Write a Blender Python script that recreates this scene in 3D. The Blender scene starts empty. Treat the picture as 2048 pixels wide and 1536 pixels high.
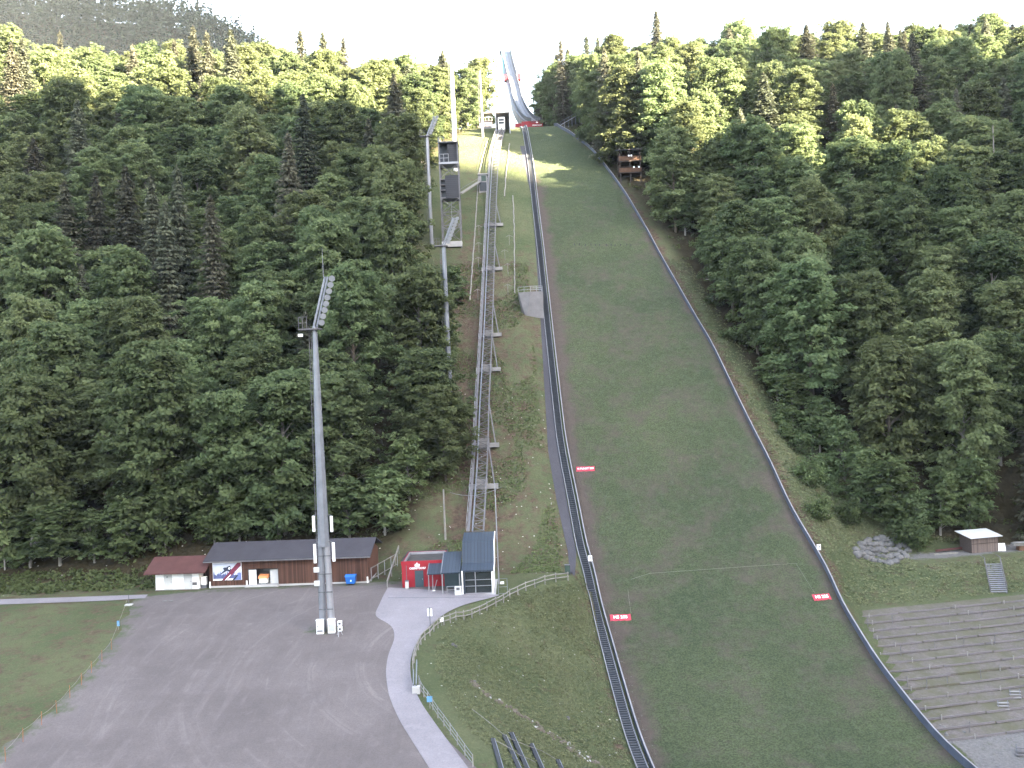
import bpy, math, random
import numpy as np
from mathutils import Vector, Matrix, Euler

# ------------------------------------------------------------------ camera, world, sun, exposure
S = bpy.context.scene
COL = S.collection
HC, F, TH = 25.5, 1800.0, 0.042            # camera height, focal length in photo pixels, roll
CT, ST = math.cos(TH), math.sin(TH)
cam_d = bpy.data.cameras.new("camera"); cam = bpy.data.objects.new("camera", cam_d); COL.objects.link(cam)
cam_d.sensor_width = 36.0; cam_d.lens = 36.0 * F / 2048.0; cam_d.clip_start = 0.5; cam_d.clip_end = 9000
cam.matrix_world = Matrix.Translation((0, 0, HC)) @ Matrix.Rotation(math.radians(90), 4, 'X') @ Matrix.Rotation(-TH, 4, 'Z')
S.camera = cam

SUN_EL, SUN_AZ = math.radians(16.0), math.radians(125.0)      # azimuth clockwise from +Y: right and behind the camera
W = bpy.data.worlds.new("World"); S.world = W; W.use_nodes = True
nt = W.node_tree; bg = nt.nodes["Background"]
sky = nt.nodes.new("ShaderNodeTexSky"); sky.sky_type = 'NISHITA'; sky.sun_disc = False
sky.sun_elevation = SUN_EL; sky.sun_rotation = SUN_AZ; sky.air_density = 1.0; sky.dust_density = 2.2; sky.ozone_density = 1.0
hs_ = nt.nodes.new("ShaderNodeHueSaturation"); hs_.inputs["Saturation"].default_value = 0.68     # hazy spring morning: paler than clear blue
nt.links.new(sky.outputs[0], hs_.inputs["Color"]); nt.links.new(hs_.outputs[0], bg.inputs[0]); bg.inputs[1].default_value = 0.052
sl = bpy.data.lights.new("sun", 'SUN'); sl.energy = 5.0; sl.angle = math.radians(0.5); sl.color = (1.0, 0.85, 0.60)
so = bpy.data.objects.new("sun", sl); COL.objects.link(so)
sd = Vector((math.sin(SUN_AZ) * math.cos(SUN_EL), math.cos(SUN_AZ) * math.cos(SUN_EL), math.sin(SUN_EL)))
so.rotation_euler = sd.to_track_quat('Z', 'Y').to_euler(); so.location = (60, -60, 200)
S.view_settings.view_transform = 'Standard'; S.view_settings.look = 'None'; S.view_settings.exposure = 5.08; S.view_settings.gamma = 1.0

RNG = random.Random(7)
NR = np.random.default_rng(11)

# ------------------------------------------------------------------ materials
MATS = {}
def node_mat(name):
    m = bpy.data.materials.new(name); m.use_nodes = True
    n = m.node_tree.nodes; l = m.node_tree.links
    return m, n, l, n["Principled BSDF"]
def ramp(n, l, src, stops):
    r = n.new("ShaderNodeValToRGB"); cr = r.color_ramp
    while len(cr.elements) < len(stops): cr.elements.new(0.5)
    for e, (p, c) in zip(cr.elements, stops):
        e.position = p; e.color = (c[0], c[1], c[2], 1) if not isinstance(c, float) else (c, c, c, 1)
    l.new(src, r.inputs[0]); return r.outputs[0]
def noise(n, l, scale, detail=4, rough=0.6, vec=None, dist=0.0):
    t = n.new("ShaderNodeTexNoise"); t.inputs["Scale"].default_value = scale; t.inputs["Detail"].default_value = detail
    t.inputs["Roughness"].default_value = rough; t.inputs["Distortion"].default_value = dist
    if vec is None:
        tc = n.new("ShaderNodeTexCoord"); vec = tc.outputs["Object"]
    l.new(vec, t.inputs["Vector"]); return t.outputs["Fac"]
def mix(n, l, fac, a, b, mode='MIX'):
    x = n.new("ShaderNodeMix"); x.data_type = 'RGBA'; x.blend_type = mode; x.clamp_result = False
    for sock, v in ((x.inputs[0], fac), (x.inputs[6], a), (x.inputs[7], b)):
        if hasattr(v, "is_linked"): l.new(v, sock)
        elif isinstance(v, (int, float)): sock.default_value = v
        else: sock.default_value = (v[0], v[1], v[2], 1)
    return x.outputs[2]
def mth(n, l, op, a, b=0.0):
    x = n.new("ShaderNodeMath"); x.operation = op
    for sock, v in ((x.inputs[0], a), (x.inputs[1], b)):
        if hasattr(v, "is_linked"): l.new(v, sock)
        else: sock.default_value = v
    return x.outputs[0]
def attr(n, name):
    a = n.new("ShaderNodeAttribute"); a.attribute_name = name; return a.outputs["Fac"]
def bump(n, l, h, p, strength=0.4, dist=0.1):
    b = n.new("ShaderNodeBump"); b.inputs["Strength"].default_value = strength; b.inputs["Distance"].default_value = dist
    l.new(h, b.inputs["Height"]); l.new(b.outputs[0], p.inputs["Normal"])
def plain(name, c, rough=0.7, var=0.25, scale=1.2, metal=0.0, streak=None, spec=0.3):
    """painted or raw surface with blotchy wear of its own"""
    m, n, l, p = node_mat(name)
    tc = n.new("ShaderNodeTexCoord"); v = tc.outputs["Object"]
    if streak:
        mp = n.new("ShaderNodeMapping"); mp.inputs["Scale"].default_value = streak; l.new(v, mp.inputs[0]); v = mp.outputs[0]
    f = noise(n, l, scale, 5, 0.65, v); f2 = noise(n, l, scale * 7, 3, 0.6, v)
    lo = tuple(x * (1 - var) for x in c); hi = tuple(min(1, x * (1 + var * 0.6)) for x in c)
    a = ramp(n, l, f, [(0.3, lo), (0.7, hi)])
    b = mix(n, l, mth(n, l, 'MULTIPLY', f2, 0.35 * var / 0.25), a, tuple(x * 0.55 for x in c))
    l.new(b, p.inputs["Base Color"]); p.inputs["Roughness"].default_value = rough; p.inputs["Metallic"].default_value = metal
    p.inputs["Specular IOR Level"].default_value = spec
    bump(n, l, f2, p, 0.15, 0.02)
    MATS[name] = m; return m
def planks(name, c, axis='X', w=0.16, var=0.35, rough=0.75, gap=0.35):
    """boards side by side: a tone per board, dark joints, grain along the board"""
    m, n, l, p = node_mat(name)
    tc = n.new("ShaderNodeTexCoord"); sp = n.new("ShaderNodeSeparateXYZ"); l.new(tc.outputs["Object"], sp.inputs[0])
    u = mth(n, l, 'DIVIDE', sp.outputs[axis], w); fl = mth(n, l, 'FLOOR', u); fr = mth(n, l, 'FRACT', u)
    wn = n.new("ShaderNodeTexWhiteNoise"); wn.noise_dimensions = '1D'; l.new(fl, wn.inputs["W"])
    mp = n.new("ShaderNodeMapping"); mp.inputs["Scale"].default_value = (6, 6, 0.8) if axis != 'Z' else (0.8, 0.8, 6)
    l.new(tc.outputs["Object"], mp.inputs[0]); g = noise(n, l, 1.2, 5, 0.7, mp.outputs[0]); w2 = noise(n, l, 0.35, 3)
    t = mth(n, l, 'ADD', mth(n, l, 'MULTIPLY', wn.outputs["Value"], 0.5), mth(n, l, 'MULTIPLY', mth(n, l, 'ADD', g, w2), 0.28))
    a = ramp(n, l, t, [(0.15, tuple(x * (1 - var) for x in c)), (0.85, tuple(x * (1 + var) for x in c))])
    j = mth(n, l, 'LESS_THAN', fr, 0.1)
    l.new(mix(n, l, mth(n, l, 'MULTIPLY', j, gap * 2), a, tuple(x * 0.25 for x in c)), p.inputs["Base Color"])
    p.inputs["Roughness"].default_value = rough; p.inputs["Specular IOR Level"].default_value = 0.2
    bump(n, l, mth(n, l, 'SUBTRACT', g, j), p, 0.3, 0.02)
    MATS[name] = m; return m
def foliage(name, c1, c2, transl=0.35, warm=(0.10, 0.10, 0.02), wf=0.35):
    m, n, l, p = node_mat(name); n.remove(p)
    oi = n.new("ShaderNodeObjectInfo")
    tone = attr(n, "tone")
    a = mix(n, l, tone, c1, c2)
    rr = mth(n, l, 'MULTIPLY', oi.outputs["Random"], wf)
    a = mix(n, l, rr, a, warm)
    r2 = mth(n, l, 'FRACT', mth(n, l, 'MULTIPLY', oi.outputs["Random"], 17.3))
    k = mth(n, l, 'ADD', mth(n, l, 'MULTIPLY', r2, 0.65), 0.70)
    hs = n.new("ShaderNodeHueSaturation"); l.new(a, hs.inputs["Color"]); l.new(k, hs.inputs["Value"])
    hs.inputs["Saturation"].default_value = 0.95
    d = n.new("ShaderNodeBsdfDiffuse"); t = n.new("ShaderNodeBsdfTranslucent"); ms = n.new("ShaderNodeMixShader"); ms.inputs[0].default_value = transl
    l.new(hs.outputs[0], d.inputs[0]); l.new(hs.outputs[0], t.inputs[0]); l.new(d.outputs[0], ms.inputs[1]); l.new(t.outputs[0], ms.inputs[2])
    l.new(ms.outputs[0], n["Material Output"].inputs[0]); MATS[name] = m; return m

plain("galvanised", (0.185, 0.195, 0.225), 0.5, 0.2, 0.8, 0.35)
plain("steel_light", (0.26, 0.26, 0.285), 0.45, 0.15, 0.8, 0.2)
plain("steel_dark", (0.10, 0.105, 0.12), 0.6, 0.3, 1.0)
plain("steel_mid", (0.135, 0.128, 0.138), 0.6, 0.3, 1.0, 0.2)
plain("white_paint", (0.80, 0.80, 0.80), 0.6, 0.1, 0.8)
plain("grey_paint", (0.45, 0.45, 0.46), 0.6, 0.12, 0.8)
plain("concrete", (0.24, 0.23, 0.23), 0.9, 0.25, 0.7)
plain("pale_concrete", (0.36, 0.35, 0.35), 0.85, 0.2, 0.5)
plain("grey_wall", (0.20, 0.19, 0.20), 0.85, 0.25, 0.6)
plain("red_paint", (0.26, 0.012, 0.022), 0.55, 0.18, 0.8)
plain("red_cloth", (0.36, 0.045, 0.07), 0.8, 0.12, 1.5)
plain("teal_panel", (0.10, 0.30, 0.32), 0.5, 0.2, 0.8)
plain("black_metal", (0.03, 0.035, 0.045), 0.5, 0.3, 1.0)
plain("dark_door", (0.045, 0.07, 0.085), 0.5, 0.2, 1.0)
plain("blue_plastic", (0.02, 0.12, 0.42), 0.4, 0.15, 1.5)
plain("pale_blue", (0.10, 0.24, 0.42), 0.5, 0.1, 1.5)
plain("orange_paint", (0.30, 0.10, 0.035), 0.6, 0.2, 1.5)
plain("orange_tarp", (0.75, 0.28, 0.12), 0.6, 0.2, 3)
plain("green_box", (0.035, 0.06, 0.05), 0.6, 0.2, 1.0)
plain("pale_wood", (0.22, 0.205, 0.19), 0.85, 0.35, 1.5)
plain("grey_wood", (0.25, 0.235, 0.225), 0.85, 0.35, 1.5)
plain("dark_wood", (0.055, 0.04, 0.035), 0.85, 0.35, 1.0)
plain("brown_wood", (0.13, 0.07, 0.045), 0.85, 0.35, 1.5)
plain("red_roof", (0.075, 0.030, 0.028), 0.8, 0.25, 0.6)
plain("dark_roof", (0.040, 0.037, 0.046), 0.85, 0.2, 0.4)
plain("gravel_roof", (0.055, 0.05, 0.05), 0.95, 0.4, 0.8)
plain("bark", (0.13, 0.11, 0.09), 0.95, 0.4, 1.5, 0, (1, 1, 0.3))
plain("pale_bark", (0.24, 0.225, 0.205), 0.9, 0.3, 1.5, 0, (1, 1, 0.3))
plain("rock", (0.13, 0.125, 0.125), 0.95, 0.4, 0.9)
plain("boards", (0.075, 0.088, 0.125), 0.6, 0.3, 0.5)
plain("board_top", (0.22, 0.215, 0.235), 0.7, 0.25, 0.5)
plain("tread", (0.085, 0.09, 0.105), 0.6, 0.3, 1.0, 0.2)
plain("dark_net", (0.03, 0.032, 0.04), 0.7, 0.3, 1.0)
plain("timber", (0.155, 0.14, 0.148), 0.9, 0.4, 0.5)
plain("white_cloth", (0.85, 0.85, 0.87), 0.8, 0.05, 2)
plain("lens", (0.26, 0.27, 0.30), 0.15, 0.1, 2, 0.0, None, 0.6)
planks("wall_boards", (0.070, 0.035, 0.026), 'X', 0.18, 0.5)
planks("shed_boards", (0.12, 0.093, 0.085), 'X', 0.22, 0.35)
planks("metal_roof", (0.030, 0.040, 0.058), 'X', 0.42, 0.12, 0.45, 0.4)
planks("cladding", (0.034, 0.035, 0.042), 'Z', 0.45, 0.1, 0.7, 0.4)
def glass_mat():
    m, n, l, p = node_mat("glass")
    p.inputs["Base Color"].default_value = (0.05, 0.06, 0.065, 1); p.inputs["Roughness"].default_value = 0.12
    p.inputs["Transmission Weight"].default_value = 0.55; p.inputs["IOR"].default_value = 1.45; MATS["glass"] = m
glass_mat()
foliage("leaf", (0.086, 0.124, 0.058), (0.140, 0.182, 0.084), 0.50, (0.160, 0.154, 0.070), 0.42)
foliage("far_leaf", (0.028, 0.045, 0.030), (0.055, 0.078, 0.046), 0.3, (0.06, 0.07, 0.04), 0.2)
foliage("leaf_young", (0.080, 0.115, 0.052), (0.135, 0.172, 0.082), 0.48, (0.13, 0.15, 0.05), 0.3)
foliage("needle", (0.060, 0.073, 0.050), (0.100, 0.115, 0.076), 0.40, (0.112, 0.100, 0.074), 0.7)
foliage("herb", (0.055, 0.075, 0.032), (0.105, 0.125, 0.058), 0.3, (0.1, 0.11, 0.03), 0.2)
foliage("grass_blade", (0.125, 0.138, 0.075), (0.19, 0.20, 0.115), 0.3, (0.1, 0.11, 0.03), 0.2)

# ------------------------------------------------------------------ object helpers
def tag(o, label=None, cat=None, group=None, kind=None):
    if label: o["label"] = label
    if cat: o["category"] = cat
    if group: o["group"] = group
    if kind: o["kind"] = kind
    return o
def thing(name, loc, label, cat, group=None, rz=0.0):
    o = bpy.data.objects.new(name, None); COL.objects.link(o); o.location = loc; o.rotation_euler = (0, 0, rz)
    o.empty_display_size = 0.5
    return tag(o, label, cat, group)
class MB:
    """collects shapes for ONE mesh object"""
    def __init__(s): s.v = []; s.f = []
    def add(s, vs, fs):
        b = len(s.v); s.v += [tuple(v) for v in vs]; s.f += [tuple(i + b for i in f) for f in fs]; return s
    def hexa(s, p): return s.add(p, [(3, 2, 1, 0), (4, 5, 6, 7), (0, 1, 5, 4), (1, 2, 6, 5), (2, 3, 7, 6), (3, 0, 4, 7)])
    def box(s, c, d, rz=0.0):
        x, y, z = c; a, b, h = d[0] / 2, d[1] / 2, d[2] / 2; cr, sr = math.cos(rz), math.sin(rz)
        P = [(-a, -b), (a, -b), (a, b), (-a, b)]
        return s.hexa([(x + u * cr - w * sr, y + u * sr + w * cr, z - h) for u, w in P] + [(x + u * cr - w * sr, y + u * sr + w * cr, z + h) for u, w in P])
    def box0(s, x0, x1, y0, y1, z0, z1): return s.box(((x0 + x1) / 2, (y0 + y1) / 2, (z0 + z1) / 2), (x1 - x0, y1 - y0, z1 - z0))
    def bar(s, p, q, w, h=None, up=(0, 0, 1)):
        h = h or w; p = Vector(p); q = Vector(q); d = (q - p).normalized(); u = Vector(up)
        if abs(d.dot(u)) > 0.98: u = Vector((0, 1, 0))
        r = d.cross(u).normalized() * (w / 2); t = r.cross(d).normalized() * (h / 2)
        return s.hexa([p - r - t, p + r - t, p + r + t, p - r + t, q - r - t, q + r - t, q + r + t, q - r + t])
    def tube(s, p, q, r1, r2=None, n=8, cap=True):
        r2 = r1 if r2 is None else r2; p = Vector(p); q = Vector(q); d = (q - p).normalized()
        u = Vector((0, 0, 1)) if abs(d.z) < 0.95 else Vector((0, 1, 0)); a = d.cross(u).normalized(); b = a.cross(d)
        vs = []
        for c, r in ((p, r1), (q, r2)):
            for i in range(n):
                t = 2 * math.pi * (i + 0.5) / n; vs.append(c + a * (r * math.cos(t)) + b * (r * math.sin(t)))
        fs = [(i, (i + 1) % n, n + (i + 1) % n, n + i) for i in range(n)]
        if cap: fs += [tuple(range(n))[::-1], tuple(range(n, 2 * n))]
        return s.add(vs, fs)
    def path(s, pts, r, n=6):
        for a, b in zip(pts[:-1], pts[1:]): s.tube(a, b, r, r, n)
        return s
    def prism(s, poly, y0, y1):                       # poly in (x, z), extruded along y
        k = len(poly); vs = [(x, y0, z) for x, z in poly] + [(x, y1, z) for x, z in poly]
        return s.add(vs, [tuple(range(k)), tuple(range(2 * k - 1, k - 1, -1))] + [(i, i + k, (i + 1) % k + k, (i + 1) % k) for i in range(k)])
    def prismx(s, poly, x0, x1):                      # poly in (y, z), extruded along x
        k = len(poly); vs = [(x0, y, z) for y, z in poly] + [(x1, y, z) for y, z in poly]
        return s.add(vs, [tuple(range(k))[::-1], tuple(range(k, 2 * k))] + [(i, (i + 1) % k, (i + 1) % k + k, i + k) for i in range(k)])
    def build(s, name, mat, parent=None, bevel=0.0, smooth=False):
        me = bpy.data.meshes.new(name)
        v = s.v
        me.from_pydata(v, [], s.f); me.validate(); me.update()
        me.materials.append(MATS[mat])
        if smooth: me.polygons.foreach_set("use_smooth", [True] * len(me.polygons))
        o = bpy.data.objects.new(name, me); COL.objects.link(o)
        if parent: o.parent = parent
        if bevel:
            b = o.modifiers.new("bevel", 'BEVEL'); b.width = bevel; b.segments = 2; b.limit_method = 'ANGLE'
        return o
def rel(pts, o): return [(p[0] - o[0], p[1] - o[1], p[2] - o[2]) for p in pts]
def kids(o): return [c for c in bpy.data.objects if c.parent == o]
def copy_tree(o, parent=None):
    c = o.copy(); COL.objects.link(c)
    if parent: c.parent = parent
    for ch in KIDS.get(o.name, None) or kids(o): copy_tree(ch, c)
    return c
KIDS = {}
def text_mesh(txt, size, depth=0.02, align='CENTER'):
    cu = bpy.data.curves.new("lettering", 'FONT'); cu.body = txt; cu.size = size; cu.extrude = depth; cu.align_x = align; cu.align_y = 'CENTER'
    cu.offset = size * 0.018
    o = bpy.data.objects.new("lettering", cu); COL.objects.link(o); bpy.context.view_layer.update()
    me = bpy.data.meshes.new_from_object(o.evaluated_get(bpy.context.evaluated_depsgraph_get()))
    bpy.data.objects.remove(o); return me
def lettering(txt, size, mat, parent, loc, rot=(math.pi / 2, 0, 0), name="lettering"):
    me = text_mesh(txt, size); me.materials.clear(); me.materials.append(MATS[mat]); me.name = name
    o = bpy.data.objects.new(name, me); COL.objects.link(o); o.parent = parent; o.location = loc; o.rotation_euler = rot; return o

# ------------------------------------------------------------------ the lie of the land
def table(pts, sig=3.0):
    d = np.arange(-80, 460, 0.5); z = np.interp(d, [p[0] for p in pts], [p[1] for p in pts])
    k = np.exp(-0.5 * (np.arange(-20, 21) * 0.5 / sig) ** 2); k /= k.sum()
    return d, np.convolve(np.pad(z, 20, 'edge'), k, 'valid')
TLAND = table([(0, -15.4), (60, -15.6), (75, -15.2), (90, -13.5), (104, -9.8), (118, -5.2), (132, 1.9), (147, 11), (165, 24.4), (185, 39.8), (210, 59.6),
               (235, 78), (255, 91.6), (270, 100), (282, 105.6), (292, 108.6), (305, 109.6), (340, 109)])
TLEFT = table([(-40, -13), (0, -12), (50, -6), (110, 0), (124, 0), (129, 1.5), (136, 6), (147, 13), (165, 26), (185, 41), (210, 60), (235, 78.5),
               (255, 92), (270, 100.4), (282, 106), (292, 109), (305, 111), (330, 112.5), (400, 113)], 1.6)
TRIGHT = table([(0, -14.2), (90, -13.8), (96, -13), (122.3, -6.4), (124.5, -6.2), (131, -3.3), (138.5, -3), (144, 0), (152, 7), (165, 18), (185, 36),
                (210, 58), (235, 77), (255, 91), (270, 99.4), (282, 105), (292, 108.6), (305, 110.5), (330, 112)], 1.0)
def ray(px, py):
    a, b = px - 1024.0, 768.0 - py
    return (a * CT + b * ST) / F, (-a * ST + b * CT) / F           # x/Y and (z-HC)/Y
def hit_profile(px, py, tab):
    u, v = ray(px, py)
    for d in np.arange(55, 306, 0.1):
        if HC + v * d <= np.interp(d, *tab): return u * d, d
    return u * 306, 306.0
RAIL_L = [(1054, 259), (1060, 290), (1067, 330), (1079, 430), (1088, 500), (1110, 700), (1131, 880), (1155, 1000), (1175, 1104), (1190, 1150), (1197, 1190),
          (1222, 1282), (1250, 1380), (1276, 1470), (1302, 1536)]
RAIL_R = [(1119, 257), (1153, 278), (1188, 306), (1216, 343), (1253, 394), (1285, 449), (1322, 518), (1359, 583), (1396, 648), (1424, 694), (1460, 770), (1497, 847),
          (1540, 930), (1580, 1020), (1608, 1068), (1636, 1115), (1662, 1163), (1684, 1216), (1716, 1270), (1750, 1326), (1797, 1389), (1843, 1447), (1890, 1500), (1929, 1536)]
eL = sorted([hit_profile(*p, TLAND)[::-1] for p in RAIL_L]); eR = sorted([hit_profile(*p, TLAND)[::-1] for p in RAIL_R])
def edge_fn(e):
    d = np.array([p[0] for p in e]); x = np.array([p[1] for p in e])
    s0 = (x[1] - x[0]) / (d[1] - d[0])
    d = np.concatenate([[d[0] - 40], d, [d[-1] + 60]]); x = np.concatenate([[x[0] - 40 * s0], x, [x[-1] - 2]])
    dd = np.arange(d[0], d[-1], 0.5); xx = np.interp(dd, d, x); k = np.ones(13) / 13
    xx = np.convolve(np.pad(xx, 6, 'edge'), k, 'valid')
    return lambda q: np.interp(q, dd, xx)
eL = [p for p in eL if p[0] < 290] + [(300.0, eL[-1][1] - 0.6)]
eR = [p for p in eR if p[0] < 288] + [(300.0, eR[-1][1] - 1.5)]
xL, xR = edge_fn(eL), edge_fn(eR)
XP = ([40, 62, 70, 78, 89, 97, 103, 108, 112, 118, 124], [14, 1.0, -3.0, -7, -10.2, -10.4, -8.4, -4.5, 0.5, 6.0, 6.5])
def sst(a): a = np.clip(a, 0, 1); return a * a * (3 - 2 * a)
_ph = NR.uniform(0, 6.28, 24); _kx = NR.normal(0, 1, 24); _ky = NR.normal(0, 1, 24)
def wob(x, y, L):
    r = 0
    for i in range(8): r = r + np.sin((_kx[i] * x + _ky[i] * y) / L + _ph[i])
    return r / 8
def ground(x, y):
    x = np.asarray(x, float); y = np.asarray(y, float)
    zl_ = np.interp(y, *TLEFT) + 0.07 * np.clip(-x - 25, 0, 170) * sst((y - 190) / 90)
    zl_ = zl_ + wob(x, y, 7) * 0.5 * sst((y - 128) / 8) * sst((-x - 2) / 10 + 0.4)
    dp = y - 0.2 * (np.clip(x, 30, 110) - 62) * (1 - sst((y - 138) / 20))
    zr_ = np.interp(dp, *TRIGHT) + 4 * sst((y - 210) / 60) * sst((x - 20) / 30)
    zr_ = zr_ + wob(x, y, 6) * 0.35 * sst((dp - 140) / 8)
    zc = np.interp(y, *TLAND); a0 = xL(y); b0 = xR(y)
    st = np.where(y < 122, np.minimum(np.interp(y, *XP), a0 - 1.5), a0 - 7.0); st = np.where(y < 122, st, np.maximum(st, np.interp(y, [122, 130], [6.0, 0]) * 0 + a0 - 7))
    a = sst((x - st) / np.maximum(a0 - 0.2 - st, 0.5))
    bw = np.interp(y, [110, 124, 135, 180, 250], [2.5, 3.0, 13, 14, 8])
    b = sst((x - b0 - 0.3) / bw)
    z = np.where(x < a0, zl_ * (1 - a) + zc * a, np.where(x > b0, zc * (1 - b) + zr_ * b, zc))
    # beyond the crest: plateau, then the higher mountain on the left
    far = sst((y - 560) / 190); rz = np.interp(x, [-2000, -1000, -425, -351, -260, -201, -125, 0, 300, 2000], [380, 366, 352, 343, 331, 304, 205, 112, 105, 60])
    z = np.where(y > 330, z * (1 - far) + rz * far * 1.0, z)
    return z
def gz(x, y): return float(ground(x, y))
def at(px, py, lift=0.0, d0=55.0):
    """the spot of the land seen at a photo pixel"""
    u, v = ray(px, py); d = np.arange(d0, 420, 0.25)
    z = HC + v * d - ground(u * d, d) - lift; i = int(np.argmax(z <= 0))
    if z[i] > 0: i = len(d) - 1
    lo, hi = d[max(i - 1, 0)], d[i]
    for _ in range(14):
        m = (lo + hi) / 2
        if HC + v * m - gz(u * m, m) - lift <= 0: hi = m
        else: lo = m
    return Vector((u * hi, hi, HC + v * hi))
def pt(px, py, d):
    u, v = ray(px, py); return Vector((u * d, d, HC + v * d))

def mesh_grid(name, P, mat, attrs=None, parent=None, smooth=True):
    r, c = P.shape[:2]; me = bpy.data.meshes.new(name)
    i = np.arange(r * c).reshape(r, c); q = np.stack([i[:-1, :-1], i[:-1, 1:], i[1:, 1:], i[1:, :-1]], -1).reshape(-1, 4)
    me.vertices.add(r * c); me.vertices.foreach_set("co", P.reshape(-1).astype(np.float32))
    me.loops.add(q.size); me.loops.foreach_set("vertex_index", q.reshape(-1).astype(np.int32))
    me.polygons.add(len(q)); me.polygons.foreach_set("loop_start", np.arange(0, q.size, 4, dtype=np.int32))
    me.polygons.foreach_set("use_smooth", np.full(len(q), smooth))
    me.update(calc_edges=True); me.validate()
    for k, v in (attrs or {}).items():
        a = me.attributes.new(k, 'FLOAT', 'POINT'); a.data.foreach_set("value", np.asarray(v, np.float32).reshape(-1))
    me.materials.append(MATS[mat]); o = bpy.data.objects.new(name, me); COL.objects.link(o)
    if parent: o.parent = parent
    return o

# forest limits (trunks), as x against depth
LF = ([100, 124, 127, 135, 150, 165, 190, 215, 240, 262, 275, 290, 300, 330], [-60, -48, -21, -16, -13, -13, -17, -21.5, -22, -16, -12, -10, -8.5, -6])
RF = ([100, 141, 143, 150, 158, 165, 175, 190, 210, 230, 250, 270, 285, 300, 330], [300, 70, 66, 60, 54, 48, 45.5, 42.5, 38.5, 33.5, 27.5, 23, 19.5, 14.5, 12])

# ------------------------------------------------------------------ ground materials
def ground_mat():
    m, n, l, p = node_mat("ground")
    f1 = noise(n, l, 0.09, 4); f2 = noise(n, l, 0.8, 5, 0.7); f3 = noise(n, l, 4.5, 4, 0.7)
    g = ramp(n, l, f1, [(0.35, (0.062, 0.080, 0.040)), (0.62, (0.105, 0.110, 0.062))])
    g = mix(n, l, mth(n, l, 'MULTIPLY', f2, 0.65), g, (0.052, 0.064, 0.032))
    g = mix(n, l, ramp(n, l, f3, [(0.5, 0.0), (0.75, 0.55)]), g, (0.15, 0.15, 0.085))
    d = ramp(n, l, noise(n, l, 1.6, 6, 0.75), [(0.3, (0.046, 0.032, 0.024)), (0.55, (0.095, 0.066, 0.050)), (0.75, (0.15, 0.12, 0.098))])
    w = mth(n, l, 'ADD', attr(n, "dirt"), mth(n, l, 'MULTIPLY', mth(n, l, 'SUBTRACT', noise(n, l, 0.45, 6, 0.75), 0.5), 2.2))
    col = mix(n, l, ramp(n, l, w, [(0.35, 0.0), (0.75, 1.0)]), g, d)
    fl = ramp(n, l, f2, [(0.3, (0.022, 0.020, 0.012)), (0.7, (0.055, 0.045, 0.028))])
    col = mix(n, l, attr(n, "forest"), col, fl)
    vo = n.new("ShaderNodeTexVoronoi"); vo.inputs["Scale"].default_value = 1.3; tc = n.new("ShaderNodeTexCoord"); l.new(tc.outputs["Object"], vo.inputs["Vector"])
    sp = n.new("ShaderNodeSeparateColor"); l.new(vo.outputs["Color"], sp.inputs[0])
    st = mth(n, l, 'MULTIPLY', mth(n, l, 'LESS_THAN', vo.outputs["Distance"], 0.13), mth(n, l, 'GREATER_THAN', sp.outputs[0], 0.72))
    st = mth(n, l, 'MULTIPLY', st, attr(n, "stones"))
    col = mix(n, l, st, col, (0.42, 0.40, 0.37))
    gr = ramp(n, l, noise(n, l, 3.0, 6, 0.8), [(0.3, (0.10, 0.095, 0.095)), (0.7, (0.19, 0.18, 0.18))])
    wg = mth(n, l, 'ADD', attr(n, "gravel"), mth(n, l, 'MULTIPLY', mth(n, l, 'SUBTRACT', noise(n, l, 0.7, 5, 0.7), 0.5), 1.2))
    col = mix(n, l, ramp(n, l, wg, [(0.4, 0.0), (0.65, 1.0)]), col, gr)
    l.new(col, p.inputs["Base Color"]); p.inputs["Roughness"].default_value = 1.0; p.inputs["Specular IOR Level"].default_value = 0.05
    bump(n, l, mth(n, l, 'ADD', f3, mth(n, l, 'MULTIPLY', f2, 2)), p, 0.9, 0.25); MATS["ground"] = m
ground_mat()
def turf_mat():
    m, n, l, p = node_mat("turf")
    f1 = noise(n, l, 0.055, 5, 0.6); f2 = noise(n, l, 0.9, 5, 0.75); f3 = noise(n, l, 5.0, 3, 0.7); f4 = noise(n, l, 0.22, 5, 0.7)
    g = ramp(n, l, f1, [(0.32, (0.050, 0.064, 0.035)), (0.5, (0.064, 0.077, 0.041)), (0.68, (0.078, 0.091, 0.048))])
    g = mix(n, l, ramp(n, l, f3, [(0.42, 0.75), (0.58, 0.0)]), g, (0.026, 0.034, 0.022))
    g = mix(n, l, ramp(n, l, f2, [(0.5, 0.0), (0.8, 0.6)]), g, (0.095, 0.105, 0.07))
    br = mix(n, l, f2, (0.060, 0.046, 0.042), (0.092, 0.074, 0.068))
    w = mth(n, l, 'ADD', attr(n, "dirt"), mth(n, l, 'MULTIPLY', mth(n, l, 'SUBTRACT', f4, 0.5), 1.6))
    g = mix(n, l, ramp(n, l, w, [(0.22, 0.0), (0.7, 0.9)]), g, br)
    l.new(g, p.inputs["Base Color"]); p.inputs["Roughness"].default_value = 1.0; p.inputs["Specular IOR Level"].default_value = 0.05
    bump(n, l, mth(n, l, 'ADD', f3, f2), p, 1.0, 0.18); MATS["turf"] = m
turf_mat()
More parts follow.
